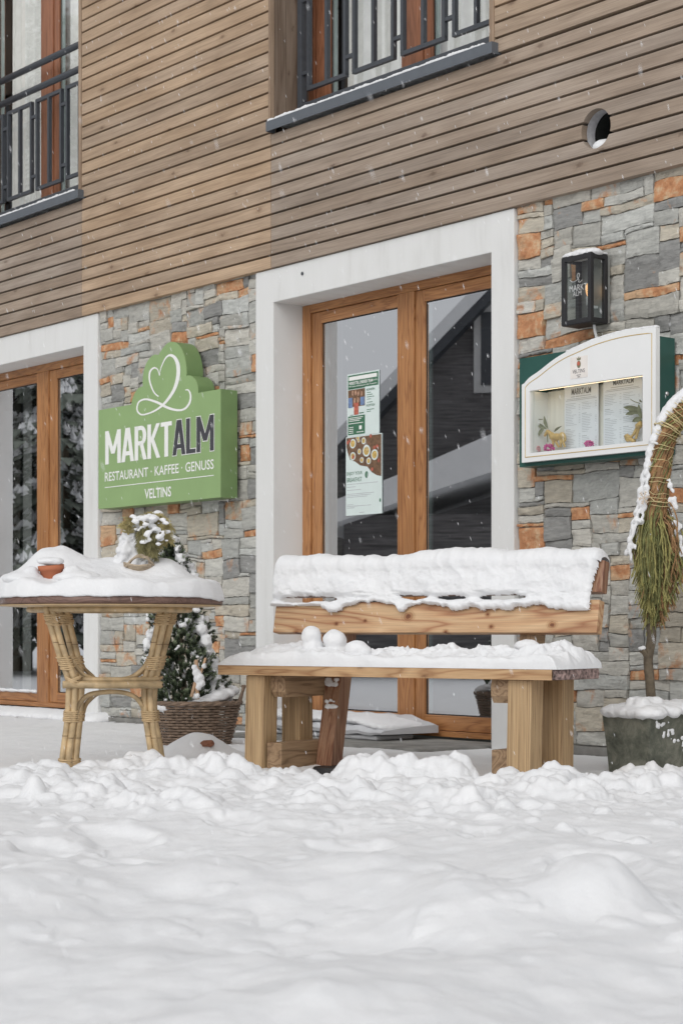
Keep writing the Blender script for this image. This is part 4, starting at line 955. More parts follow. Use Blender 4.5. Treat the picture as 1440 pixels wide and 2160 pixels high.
mb = MB(); mb.lathe([(0.0001, 0), (0.010, 0), (0.010, 0.004), (0.004, 0.010), (0.0001, 0.010)], (0, 0, 0), 14)
lk = (cs1, -0.055, ZZ(1390, 832, -0.06)); mb.v = [(lk[0] + p[2], lk[1] + p[0], lk[2] + p[1]) for p in mb.v]; part(t, 'lock', mb, plain('steel_lock', (0.5, 0.5, 0.5), 0.3, 0.9), smooth=True)
# emblem plate
def cp(x, y): return (1090 + x / 4.645, 700 + y / 4.645)
def cw(x, y, d): return PW(*cp(x, y), d)
mb = MB(); s0, z0 = cw(520, 465, YD); s1, z1 = cw(690, 200, YD); _, z1b = cw(530, 262, YD); s0_, _ = cw(522, 465, YD)
mb.box(s0_, s1, YD - 0.0015, YD + 0.001, z0, (z1 + z1b) / 2 - 0.004); pl = part(t, 'emblem_plate', mb, plain('ivory_plate', (0.78, 0.74, 0.70), 0.5))
mb = MB(); a, za = cw(545, 412, YD); b2, _ = cw(665, 412, YD); _, zt2 = cw(545, 375, YD); text_mesh(mb, 'VELTINS', a, b2, za, zt2, YD - 0.003, 0.0)
for yy_, w in ((422, 40), (440, 25)):
    c_, z_ = cw(605, yy_, YD); mb.box(c_ - w * 0.0003, c_ + w * 0.0003, YD - 0.003, YD - 0.002, z_ - 0.0012, z_ + 0.0008)
part(t, 'emblem_lettering', mb, ink, parent=pl)
c_, z_ = cw(606, 318, YD)
mb = MB(); mb.poly([(c_ + 0.011 * math.cos(w), z_ + 0.016 * math.sin(w)) for w in [i * math.pi / 8 for i in range(16)]], YD - 0.003, YD - 0.001)
mb.poly([(c_ - 0.009, z_ + 0.018), (c_ + 0.009, z_ + 0.018), (c_ + 0.012, z_ + 0.030), (c_ + 0.004, z_ + 0.024), (c_, z_ + 0.034), (c_ - 0.004, z_ + 0.024), (c_ - 0.012, z_ + 0.030)], YD - 0.0032, YD - 0.001)
part(t, 'crest', mb, leaf_dry, parent=pl)
mb = MB(); mb.poly([(c_ + 0.008 * math.cos(w), z_ + 0.003 + 0.009 * math.sin(w)) for w in [i * math.pi / 8 for i in range(16)]], YD - 0.0045, YD - 0.0031); part(t, 'crest_shield', mb, plain('crest_red', (0.5, 0.13, 0.08), 0.5), parent=pl)
# menus
def menu(xa, xb, yt, yb, label, tx0, tx1, ty0, ty1, seed):
    rnd = random.Random(seed); y = -0.030
    s0 = cw(xa, 800, y)[0]; s1 = cw(xb, 800, y)[0]; z1 = cw(xa, yt, y)[1]; z0 = gz0 + 0.004
    tt = Thing('menu_sheet', label, 'menu', WALL, ((s0 + s1) / 2, y, z0))
    mb = MB(); mb.box(s0, s1, y, y + 0.001, z0, z1); part(tt, 'sheet', mb, paper)
    mb = MB(); text_mesh(mb, 'MARKTALM', cw(tx0, ty0, y)[0], cw(tx1, ty0, y)[0], cw(tx0, ty1, y)[1], cw(tx0, ty0, y)[1], y - 0.001, 0.02); part(tt, 'heading', mb, ink)
    mb = MB(); zt2 = cw(tx0, ty1, y)[1] - 0.006; W_ = s1 - s0
    mb.box(s0 + W_ * 0.2, s1 - W_ * 0.22, y - 0.0005, y, zt2 - 0.004, zt2 - 0.0015); mb.box(s0 + W_ * 0.08, s1 - W_ * 0.08, y - 0.0005, y, zt2 - 0.013, zt2 - 0.011); mb.box(s0 + W_ * 0.05, s1 - W_ * 0.05, y - 0.0005, y, zt2 - 0.019, zt2 - 0.017)
    for c0 in (0.04, 0.52):
        z = zt2 - 0.032; k = 0
        while z > z0 + 0.008:
            if rnd.random() < 0.14 and k > 3: z -= 0.012; k = 0; mb.box(s0 + W_ * c0, s0 + W_ * (c0 + 0.14), y - 0.0005, y, z - 0.0013, z + 0.0013)
            else:
                mb.box(s0 + W_ * c0, s0 + W_ * (c0 + rnd.uniform(0.16, 0.32)), y - 0.0005, y, z - 0.0007, z + 0.0007)
                if rnd.random() < 0.7: mb.box(s0 + W_ * (c0 + 0.385), s0 + W_ * (c0 + 0.43), y - 0.0005, y, z - 0.0007, z + 0.0007)
            z -= 0.0072; k += 1
    part(tt, 'printed_lines', mb, ink_pale)
menu(462, 795, 500, 1140, 'left printed menu sheet inside the green display case', 533, 723, 560, 620, 1)
menu(843, 1222, 440, 1085, 'right printed menu sheet inside the display case, behind dried leaves', 940, 1140, 480, 525, 2)
# decorations lying in the case
def flower(x, y, r, mat, label, d=-0.075):
    s, _ = cw(x, y, d); z = gz0 + r * 0.62; mb = MB(); rnd = random.Random(int(x))
    for i in range(70):
        a, b2 = rnd.uniform(0, 6.28), rnd.uniform(-0.4, 1.0); mb.ball((s + math.cos(a) * r * 1.1 * math.sqrt(1 - b2 * b2 * 0.8) * rnd.uniform(0.6, 1), d + math.sin(a) * r * 0.35, z + b2 * r * 0.62), r * 0.17, 1, (1, 0.6, 0.8), 0.5, i)
    solo('dried_flower', mb, mat, label, 'flower', WALL, (s, d, gz0), True)
flower(180, 1120, 0.028, pale_pink, 'faded rose bloom in the lower left corner of the menu case')
flower(310, 1110, 0.030, pink, 'pink carnation beside the gold horse figure')
flower(702, 1095, 0.026, pink, 'magenta bloom at the foot of the left menu sheet')
def leafm(mb, P0, P1, w):
    P0, P1 = Vector(P0), Vector(P1); d_ = P1 - P0; n = Vector((-d_.z, 0, d_.x)).normalized() * w; vs = []
    for i in range(7):
        f = i / 6; ww = math.sin(math.pi * min(0.98, f + 0.02)) ** 0.8; c = P0 + d_ * f + Vector((0, -0.006 * math.sin(f * 3), 0)); vs += [c + n * ww, c + Vector((0, 0.003, 0)), c - n * ww]
    mb.add(vs, [(3 * i + k, 3 * i + k + 1, 3 * i + k + 4, 3 * i + k + 3) for i in range(6) for k in range(2)])
d = -0.07
L = lambda x, y: (cw(x, y, d)[0], d, cw(x, y, d)[1])
mb = MB(); leafm(mb, L(285, 950), L(195, 900), 0.010); leafm(mb, L(270, 930), L(200, 1035), 0.010); leafm(mb, L(300, 950), L(265, 825), 0.010); leafm(mb, L(360, 980), L(435, 925), 0.006); mb.tube([L(170, 858), L(250, 857)], 0.002, 5); mb.tube([L(300, 1080), L(290, 960)], 0.0025, 5)
solo('dried_twig', mb, leaf_dry, 'dried olive-coloured leaves behind the gold horse figure', 'twig', WALL, L(300, 1080))
d = -0.06
L = lambda x, y: (cw(x, y, d)[0], d, cw(x, y, d)[1])
mb = MB()
for a, b2, w in (((1215, 760), (1040, 738), 0.011), ((1200, 775), (1060, 810), 0.010), ((1218, 850), (1190, 710), 0.012), ((1218, 800), (1090, 770), 0.008), ((1216, 840), (1125, 880), 0.010), ((1218, 870), (1160, 850), 0.012), ((1222, 690), (1200, 660), 0.004)): leafm(mb, L(*a), L(*b2), w)
mb.tube([L(1110, 662), L(1150, 685), L(1200, 700)], 0.0018, 5)
solo('dried_twig', mb, leaf_dry, 'dried grey-green leaves over the right menu sheet', 'twig', WALL, L(1215, 800))
mb = MB(); mb.tube(crom([L(1218, 900), L(1180, 930), L(1150, 990), L(1105, 1040), L(1075, 1060)], 4), [0.014] * 5 + [0.008] * 4 + [0.006] * 4 + [0.010] * 4, 8); mb.tube(crom([L(1200, 920), L(1180, 980), L(1160, 1050)], 4), 0.006, 7); mb.ball(L(1080, 1035), 0.014, 2, (1.3, 0.7, 1), 0.4, 2)
mb.tube([L(1060, 1020), L(1120, 1060), L(1150, 1075)], 0.009, 7)
solo('gilded_root', mb, gold_fig, 'gilded forked root in the lower right corner of the menu case', 'ornament', WALL, L(1100, 1060), True)
# small gilded horse figure
d = -0.07; hz0 = gz0 + 0.002
H_ = lambda x, y: (cw(x, y, d)[0], d, cw(x, y, d)[1])
mb = MB()
mb.ball(H_(385, 1030), 0.020, 3, (1.5, 0.8, 0.85), 0.1, 1); mb.ball(H_(440, 1020), 0.017, 3, (1.1, 0.8, 1.0), 0.1, 2); mb.ball(H_(340, 1020), 0.015, 3, (1, 0.8, 1.1), 0.1, 3)
mb.tube(crom([H_(345, 1025), H_(318, 990), H_(300, 975)], 4), [0.012] * 4 + [0.009] * 4 + [0.008], 8); mb.tube([H_(305, 970), H_(280, 1000), H_(268, 1025)], [0.010, 0.0075, 0.005], 8)
for x0, y0, x1, y1, x2 in ((345, 1040, 352, 1085, 350), (365, 1045, 385, 1090, 398), (425, 1040, 428, 1090, 415), (445, 1040, 455, 1090, 462)):
    mb.tube([H_(x0, y0), H_(x1, y1), (H_(x2, 1130)[0], d + 0.004 * (x0 % 3), H_(x2, 1130)[2])], [0.009, 0.006, 0.005], 7)
mb.tube(crom([H_(455, 1000), H_(470, 1030), H_(470, 1075)], 4), 0.005, 6)
me_h = remeshed('horse_figure', mb, gold_fig, (H_(385, 1100)[0], d, hz0), 0.0026, 0, 1, 1)
solo('horse_figure', me_h, None, 'small gilded horse standing beside the left menu sheet', 'figurine', WALL, (H_(385, 1100)[0], d, hz0), True)
mb = MB()
for i in range(26):
    s = ds0 + (ds1 - ds0) * (0.36 + 0.62 * i / 25); mb.ball((s, YD + 0.016, top_at(s) + 0.001), 0.020, 2, (1.1, 0.9, 0.42), 0.3, i)
solo('snow_line', remeshed('snow_line', mb, snow, (ds0, YD, cz1), 0.005, 0.004, 0.02), None, 'thin snow lying along the arched top of the menu case', 'snow', WALL, (ds0, YD, cz1), True, kind='stuff')

# ---- posters stuck to the inside of the door pane
YP = RD + 0.021
def pw_(x, y): return PW(700 + x / 6.35, 760 + y / 6.35, YP)
def rect(mb, x0, x1, s0, s1, za, zb2_, u0, u1, v0, v1, y): mb.box(s0 + (s1 - s0) * u0, s0 + (s1 - s0) * u1, y, y + 0.0004, za + (zb2_ - za) * v0, za + (zb2_ - za) * v1)
blue_c = plain('photo_blue', (0.16, 0.24, 0.42), 0.6, 0, 0.3, 40); skin_c = plain('photo_tan', (0.42, 0.25, 0.17), 0.6, 0, 0.5, 60); brown_c = plain('photo_brown', (0.16, 0.09, 0.05), 0.6, 0, 0.5, 50); red_c = plain('photo_red', (0.45, 0.12, 0.08), 0.6, 0, 0.4, 60); yellow_c = plain('photo_yellow', (0.55, 0.38, 0.12), 0.6, 0, 0.4, 80)
s0, s1 = pw_(203, 500)[0], pw_(633, 500)[0]; z1 = pw_(203, 195)[1]; z0 = pw_(200, 1030)[1]
t = Thing('recruiting_poster', 'upper poster on the door pane with green bands and a group photograph', 'poster', WALL, ((s0 + s1) / 2, YP, z0))
U = lambda u: s0 + (s1 - s0) * u
V_ = lambda v: z1 + (z0 - z1) * v
def rc(mb, u0, u1, v0, v1, lay): mb.box(U(u0), U(u1), YP - 0.0006 * lay, YP - 0.0006 * lay + 0.0004, V_(v1), V_(v0))
def tx(mb, s, u0, u1, v0, v1, lay, bold=0.01): text_mesh(mb, s, U(u0), U(u1), V_(v1), V_(v0), YP - 0.0006 * lay, bold)
mb = MB(); rc(mb, 0, 1, 0, 1, 0); part(t, 'sheet', mb, poster_paper)
mb = MB(); rc(mb, 0.03, 0.97, 0.022, 0.235, 1); rc(mb, 0.03, 0.56, 0.225, 0.245, 1); rc(mb, 0.03, 0.56, 0.675, 0.975, 1); part(t, 'green_band', mb, dark_poster_green)
mb = MB(); rc(mb, 0.06, 0.93, 0.045, 0.105, 2); tx(mb, 'WERDE TEIL UNSERER TEAM', 0.06, 0.80, 0.125, 0.175, 2, 0.02); tx(mb, '(M/W/D)', 0.82, 0.95, 0.14, 0.165, 2); tx(mb, 'Wir bieten Ausbildung und tolle Perspektive', 0.06, 0.93, 0.19, 0.218, 2)
for i, v in enumerate((0.70, 0.725, 0.75, 0.79)): rc(mb, 0.06, 0.5 - 0.05 * (i % 3), v, v + 0.010, 2)
for v in (0.85, 0.88, 0.91, 0.94): rc(mb, 0.06, 0.2, v, v + 0.010, 2)
rc(mb, 0.38, 0.46, 0.84, 0.90, 2); rc(mb, 0.3, 0.52, 0.935, 0.945, 2); part(t, 'white_print', mb, letter_white)
mb = MB(); tx(mb, 'AUSHILFEN', 0.60, 0.86, 0.27, 0.305, 1, 0.02); tx(mb, 'REZEPTION', 0.60, 0.86, 0.52, 0.555, 1, 0.02)
for i, v in enumerate((0.33, 0.365, 0.40, 0.435, 0.485, 0.60, 0.63)): rc(mb, 0.62, 0.74 + 0.05 * (i % 3), v, v + 0.010, 1)
rc(mb, 0.38, 0.53, 0.635, 0.648, 3); rc(mb, 0.10, 0.2, 0.655, 0.662, 3); part(t, 'dark_print', mb, dark_poster_green)
mb = MB(); rc(mb, 0.03, 0.56, 0.255, 0.53, 1); ph_ = part(t, 'photograph', mb, brown_c)
mb = MB(); rc(mb, 0.04, 0.17, 0.38, 0.54, 2); rc(mb, 0.42, 0.55, 0.39, 0.52, 2); part(t, 'photo_shirts', mb, blue_c, parent=ph_)
mb = MB()
for u, v in ((0.18, 0.31), (0.27, 0.31), (0.36, 0.33), (0.46, 0.34), (0.24, 0.43), (0.35, 0.43)): mb.poly([(U(u) + 0.0085 * math.cos(w), V_(v) + 0.014 * math.sin(w)) for w in [i * math.pi / 6 for i in range(12)]], YP - 0.0018, YP - 0.0013)
part(t, 'photo_faces', mb, skin_c, parent=ph_)
mb = MB(); rc(mb, 0.22, 0.36, 0.47, 0.66, 2.5); part(t, 'photo_figure', mb, red_c, parent=ph_)
# lower poster
s0, s1 = pw_(188, 1500)[0], pw_(672, 1500)[0]; z1 = pw_(190, 1034)[1]; z0 = pw_(182, 2086)[1]; YP -= 0.001
t = Thing('breakfast_poster', 'lower pale poster on the door pane with food photo and breakfast wording', 'poster', WALL, ((s0 + s1) / 2, YP, z0))
mb = MB(); rc(mb, 0, 1, 0, 1, 0); part(t, 'sheet', mb, poster_paper)
mb = MB(); mb.poly([(U(0.02), V_(0.012)), (U(0.98), V_(0.012)), (U(0.98), V_(0.535)), (U(0.86), V_(0.52)), (U(0.72), V_(0.475)), (U(0.60), V_(0.40)), (U(0.40), V_(0.375)), (U(0.26), V_(0.32)), (U(0.12), V_(0.29)), (U(0.05), V_(0.19)), (U(0.02), V_(0.13))][::-1], YP - 0.0008, YP - 0.0003)
ph_ = part(t, 'food_photograph', mb, brown_c)
plates = [(0.2, 0.09, 0.085), (0.58, 0.20, 0.105), (0.80, 0.26, 0.095), (0.20, 0.25, 0.075), (0.38, 0.20, 0.05), (0.5, 0.07, 0.06), (0.36, 0.06, 0.035), (0.64, 0.33, 0.06), (0.34, 0.02, 0.05), (0.45, 0.31, 0.05)]
for mat_, k, lay in ((poster_paper, 1.0, 1), (yellow_c, 0.72, 2)):
    mb = MB()
    for u, v, r_ in plates: mb.poly([(U(u) + (s1 - s0) * r_ * k * math.cos(w), max(V_(0.53), min(V_(0.013), V_(v) + (s1 - s0) * r_ * k * math.sin(w)))) for w in [i * math.pi / 8 for i in range(16)]], YP - 0.0010 - 0.0005 * lay, YP - 0.0009 - 0.0005 * (lay - 1) - 0.0001)
    part(t, 'photo_plates' if lay == 1 else 'photo_food', mb, mat_, parent=ph_)
mb = MB()
for u, v in ((0.06, 0.07), (0.12, 0.05), (0.88, 0.16), (0.80, 0.17), (0.92, 0.34), (0.74, 0.44), (0.70, 0.02), (0.22, 0.26)): mb.poly([(U(u) + 0.009 * math.cos(w), V_(v) + 0.010 * math.sin(w)) for w in [i * math.pi / 5 for i in range(10)]], YP - 0.0030, YP - 0.0025)
part(t, 'photo_fruit', mb, red_c, parent=ph_)
mb = MB(); tx(mb, 'ENJOY YOUR', 0.03, 0.46, 0.445, 0.50, 1, 0.005); tx(mb, 'BREAKFAST', 0.03, 0.45, 0.52, 0.575, 1, 0.005)
mb.poly([(U(0.58) + 0.013 * math.cos(w), V_(0.50) + 0.018 * math.sin(w)) for w in [i * math.pi / 9 for i in range(18)]], YP - 0.0010, YP - 0.0006)
mb.poly([(U(0.95) + 0.006 * math.cos(w), V_(0.835) + 0.010 * math.sin(w)) for w in [i * math.pi / 9 for i in range(18)]], YP - 0.0010, YP - 0.0006)
part(t, 'heading', mb, dark_poster_green)
mb = MB()
for v, u1 in ((0.60, 0.88), (0.635, 0.28), (0.675, 0.42), (0.725, 0.78), (0.745, 0.7), (0.765, 0.6), (0.86, 0.2), (0.88, 0.7), (0.90, 0.24), (0.965, 0.52)): rc(mb, 0.03 if v < 0.95 else 0.38, u1, v, v + 0.006, 1)
part(t, 'printed_lines', mb, ink_pale)

# ---- snow along sills and rails
def snowline(s0, s1, y0, y1, z, th, label, seed, name='snow_line', vox=0.006, frame=WALL, gaps=0.0):
    rnd = random.Random(seed); mb = MB(); n = int((s1 - s0) / 0.022)
    for i in range(n):
        if rnd.random() < gaps: continue
        s = s0 + (s1 - s0) * (i + 0.5) / n; h = th * (0.55 + 0.6 * abs(mnoise.noise(Vector((s * 6, seed, 0)))) + 0.25 * rnd.random())
        mb.ball((s, y0 + 0.010, z + h * 0.35), 1, 2, (0.021, 0.012, h * 0.75), 0.25, i); mb.ball((s, (y0 + y1) / 2, z + 0.0), 1, 2, (0.024, (y1 - y0) / 2, h), 0.15, i + 50)
    solo(name, remeshed(name, mb, snow, ((s0 + s1) / 2, y0, z), vox, 0.004, 0.02, 1), None, label, 'snow', frame, ((s0 + s1) / 2, y0, z), True, kind='stuff')
snowline(WIN_L + 0.02, WIN_R - 0.01, -0.060, WD - 0.02, SILL, 0.018, 'strip of snow on the grey sill of the middle upper window', 3)
snowline(WIN_L + SHIFT, WIN_R + SHIFT - 0.01, -0.060, WD - 0.02, SILL, 0.018, 'strip of snow on the grey sill of the upper left window', 4)
y = WD
for sh, lab in ((0, 'middle upper window'), (SHIFT, 'upper left window')):
    snowline(SX(693, y) + sh, SX(840, y) + sh, WD - 0.012, WD + 0.022, SILL + 0.072, 0.020, 'snow on the left sash rail of the ' + lab, 5); snowline(SX(908, y) + sh, SX(1040, y) + sh, WD - 0.012, WD + 0.022, SILL + 0.072, 0.020, 'snow on the right sash rail of the ' + lab, 6)
snowline(LL + 0.11, SX(76, RD), RD - 0.012, RD + 0.022, 0.247, 0.014, 'snow on the lower rail of the leftmost door leaf', 7)
# ledge of snow on the left doorstep, folded snowy tarp at the middle door
mb = MB(); 
for i in range(60):
    s = LL + 0.1 + (LRo - LL - 0.06) * i / 59; mb.ball((s, 0.03, 0.105), 1, 2, (0.07, 0.15, 0.052), 0.12, i)
solo('snow_ledge', remeshed('snow_ledge', mb, snow, (LR, 0, 0.1), 0.01, 0.005, 0.05), None, 'rounded ledge of snow on the left doorstep', 'snow', WALL, (LR, 0, 0.1), True, kind='stuff')
tarp = plain('pale_grey_tarp', (0.55, 0.56, 0.58), 0.45, 0, 0.1, 8, 0.2, 20)
a0, a1 = DL + 0.06, SX(868, 0.02)
t = Thing('folded_tarp', 'folded pale tarp covered by snow leaning on the doorstep', 'tarp', WALL, ((a0 + a1) / 2, 0.0, 0.118))
mb = MB(); mb.box(a0 + 0.05, a1 - 0.03, -0.18, 0.06, 0.119, 0.142, 0.010); part(t, 'lower_fold', mb, tarp, smooth=True)
mb = MB(); prof = [(-0.20, 0.150), (-0.205, 0.168), (-0.18, 0.190), (0.0, 0.222), (0.14, 0.236), (0.16, 0.225), (0.16, 0.150)]
n = 24; vs = []
for i in range(n + 1):
    f = i / n; s = a0 + (a1 - a0 + 0.02) * f; k = 1 - 0.55 * max(0, (f - 0.8) / 0.2) ** 1.5; w = 0.004 * math.sin(f * 40) 
    vs += [(s + 0.10 * (q[0] + 0.2) * 0.5, q[0] * (1 if q[0] > 0 else 0.96 + w), 0.146 + (q[1] - 0.150) * k + w) for q in prof]
m = len(prof); fs = [(i * m + j, (i + 1) * m + j, (i + 1) * m + (j + 1) % m, i * m + (j + 1) % m) for i in range(n) for j in range(m)] + [tuple(range(m)), tuple(n * m + j for j in range(m))]
mb.add(vs, fs); part(t, 'upper_fold', mb, tarp, smooth=False)
mb = MB()
for i in range(46):
    f = i / 45; s = a0 + (a1 - a0 - 0.04) * f; k = 1 - 0.5 * max(0, (f - 0.8) / 0.2); mb.ball((s + 0.02, -0.02, 0.147 + 0.062 * k), 1, 2, (0.05, 0.165, 0.030), 0.12, i)
part(t, 'snow_cover', remeshed('snow_cover', mb, snow, t.org, 0.008, 0.004, 0.03), None)

# ================================================================== BENCH
BEN = Frame(0.75, 6.6, 0, R(-35))
bench = Thing('garden_bench', 'heavy rustic timber bench with snow on seat and backrest', 'bench', BEN, (-0.76, 0.2, 0.03))
TZ = lambda x: 0.0
mb = MB()
# seat: planed front edge, wavy barked right end
n = 14; zs0, zs1 = 0.472, 0.510
end = [(0.0, 0.0), (0.012, 0.03), (0.020, 0.07), (0.018, 0.11), (0.026, 0.16), (0.022, 0.21), (0.030, 0.26), (0.024, 0.31), (0.006, 0.345)]
out = [(-1.524, 0.0)] + end + [(-1.524, 0.345)]
vs = [(x, y_, z) for z in (zs0, zs1) for x, y_ in out]; m = len(out)
mb.add(vs, [tuple(range(m - 1, -1, -1)), tuple(range(m, 2 * m))] + [(i, (i + 1) % m, (i + 1) % m + m, i + m) for i in range(m) if not (1 <= i < len(end))])
seat = part(bench, 'seat', mb, pine_h)
mb = MB(); vs = []; fs = []
q = crom([(x + 0.0005, y_, 0) for x, y_ in end], 5)
for p in q:
    for z in (zs0 + 0.001, (zs0 + zs1) / 2, zs1 - 0.001):
        k = 0.006 * mnoise.noise(Vector((p.y * 60, z * 90, 0))) + (0.004 if zs0 + 0.01 < z < zs1 - 0.01 else 0); vs.append((p.x + k, p.y, z))
mb.add(vs, [(3 * i + j, 3 * i + j + 3, 3 * i + j + 4, 3 * i + j + 1) for i in range(len(q) - 1) for j in range(2)]); part(bench, 'bark_edge', mb, bark_red, parent=seat)
for x0, lab in ((-1.404, 0), (-0.198, 1)):
    lean = -0.035 if lab == 0 else -0.03
    for y0 in (0.03, 0.266):
        mb = MB(); x1 = x0 + (0.092 if lab == 0 else 0.098); mb.box(x0, x1, y0, y0 + 0.092, 0.03, zs0 - 0.0015, 0.004)
        mb.v = [(p[0] + (lean if y0 < 0.1 else (0.012 if lab == 0 else -0.01)) * (zs0 - p[2]) * 0.7, p[1], p[2]) for p in mb.v]
        part(bench, 'leg', mb, pine_v)
for (x0, x1) in ((-1.310, -1.238), (-0.274, -0.202)):
    mb = MB(); vs = []; pr = [(0.075, zs0 - 0.0015), (0.068, 0.44), (0.072, 0.405), (0.09, 0.384), (0.36, 0.384), (0.36, zs0 - 0.0015)]
    if x0 > -1: pr = [(0.045, zs0 - 0.0015), (0.038, 0.44), (0.040, 0.41), (0.058, 0.384), (0.36, 0.384), (0.36, zs0 - 0.0015)]
    m = len(pr); mb.add([(x, a, z) for x in (x0, x1) for a, z in pr], [tuple(range(m)), tuple(range(2 * m - 1, m - 1, -1))] + [(i, i + m, (i + 1) % m + m, (i + 1) % m) for i in range(m)])
    part(bench, 'upper_crossbeam', mb, beam_mat)
    mb = MB(); mb.box(x0 - 0.001, x1, 0.045, 0.37, 0.10 if x0 < -1 else 0.105, 0.203 if x0 < -1 else 0.212, 0.003); part(bench, 'lower_crossbeam', mb, beam_mat)
SL = 0.20
def dl(z): return 0.285 + SL * (z - 0.15)
for (x0, x1, mat_) in ((-1.236, -1.160, wet_wood), (-0.346, -0.276, beam_mat)):
    mb = MB(); a, b2 = 0.05, 0.875; dp = 0.075
    vs = [(x, dl(z) + k, z) for x in (x0, x1) for z in (a, b2) for k in (0, dp)]
    mb.add(vs, [(0, 1, 3, 2), (4, 6, 7, 5), (0, 4, 5, 1), (2, 3, 7, 6), (0, 2, 6, 4), (1, 5, 7, 3)]); part(bench, 'back_post', mb, mat_)
# backrest planks lie against the leaning posts
pine_red2 = wood("larch_plank_with_knots", (0.36, 0.17, 0.085), (0.52, 0.32, 0.175), (0.60, 0.41, 0.24), 0, 6, 0.55, False, stretch=0.10,
    spots=[(BEN.ray(x, 0.34) - bench.org.x, BEN.zz(x, y_, 0.34) - bench.org.z, r_) for x, y_, r_ in ((858, 1300, 0.013), (708, 1316, 0.006), (768, 1309, 0.005), (1035, 1322, 0.007), (1163, 1318, 0.010), (625, 1335, 0.008), (940, 1333, 0.007), (1025, 1296, 0.006))])
def plank(name, z0, z1, x0, x1, mat_, th=0.045):
    mb = MB(); c = math.cos(math.atan(SL)); off = th
    M = Matrix(((1, 0, 0), (0, c, SL * c), (0, -SL * c, c))).to_4x4()
    mb.box(x0, x1, -th, 0, 0, (z1 - z0) / c, 0.004); mb.v = [tuple(M @ Vector(p) + Vector((0, dl(z0) - 0.001, z0))) for p in mb.v]
    return part(bench, name, mb, mat_)
plank('back_plank', 0.633, 0.757, -1.502, 0.004, pine_red2); plank('back_plank', 0.785, 0.905, -1.500, 0.010, wet_wood, 0.045)
mb = MB(); mb.lathe([(0.0001, 0.05), (0.078, 0.05), (0.083, 0.044), (0.083, 0.0), (0.0001, 0.0)], (BEN.ray(703, 0.24), 0.24, 0.052), 32); part(bench, 'dark_disc', mb, rubber)  # flat dark disc in the hollow below the left back post

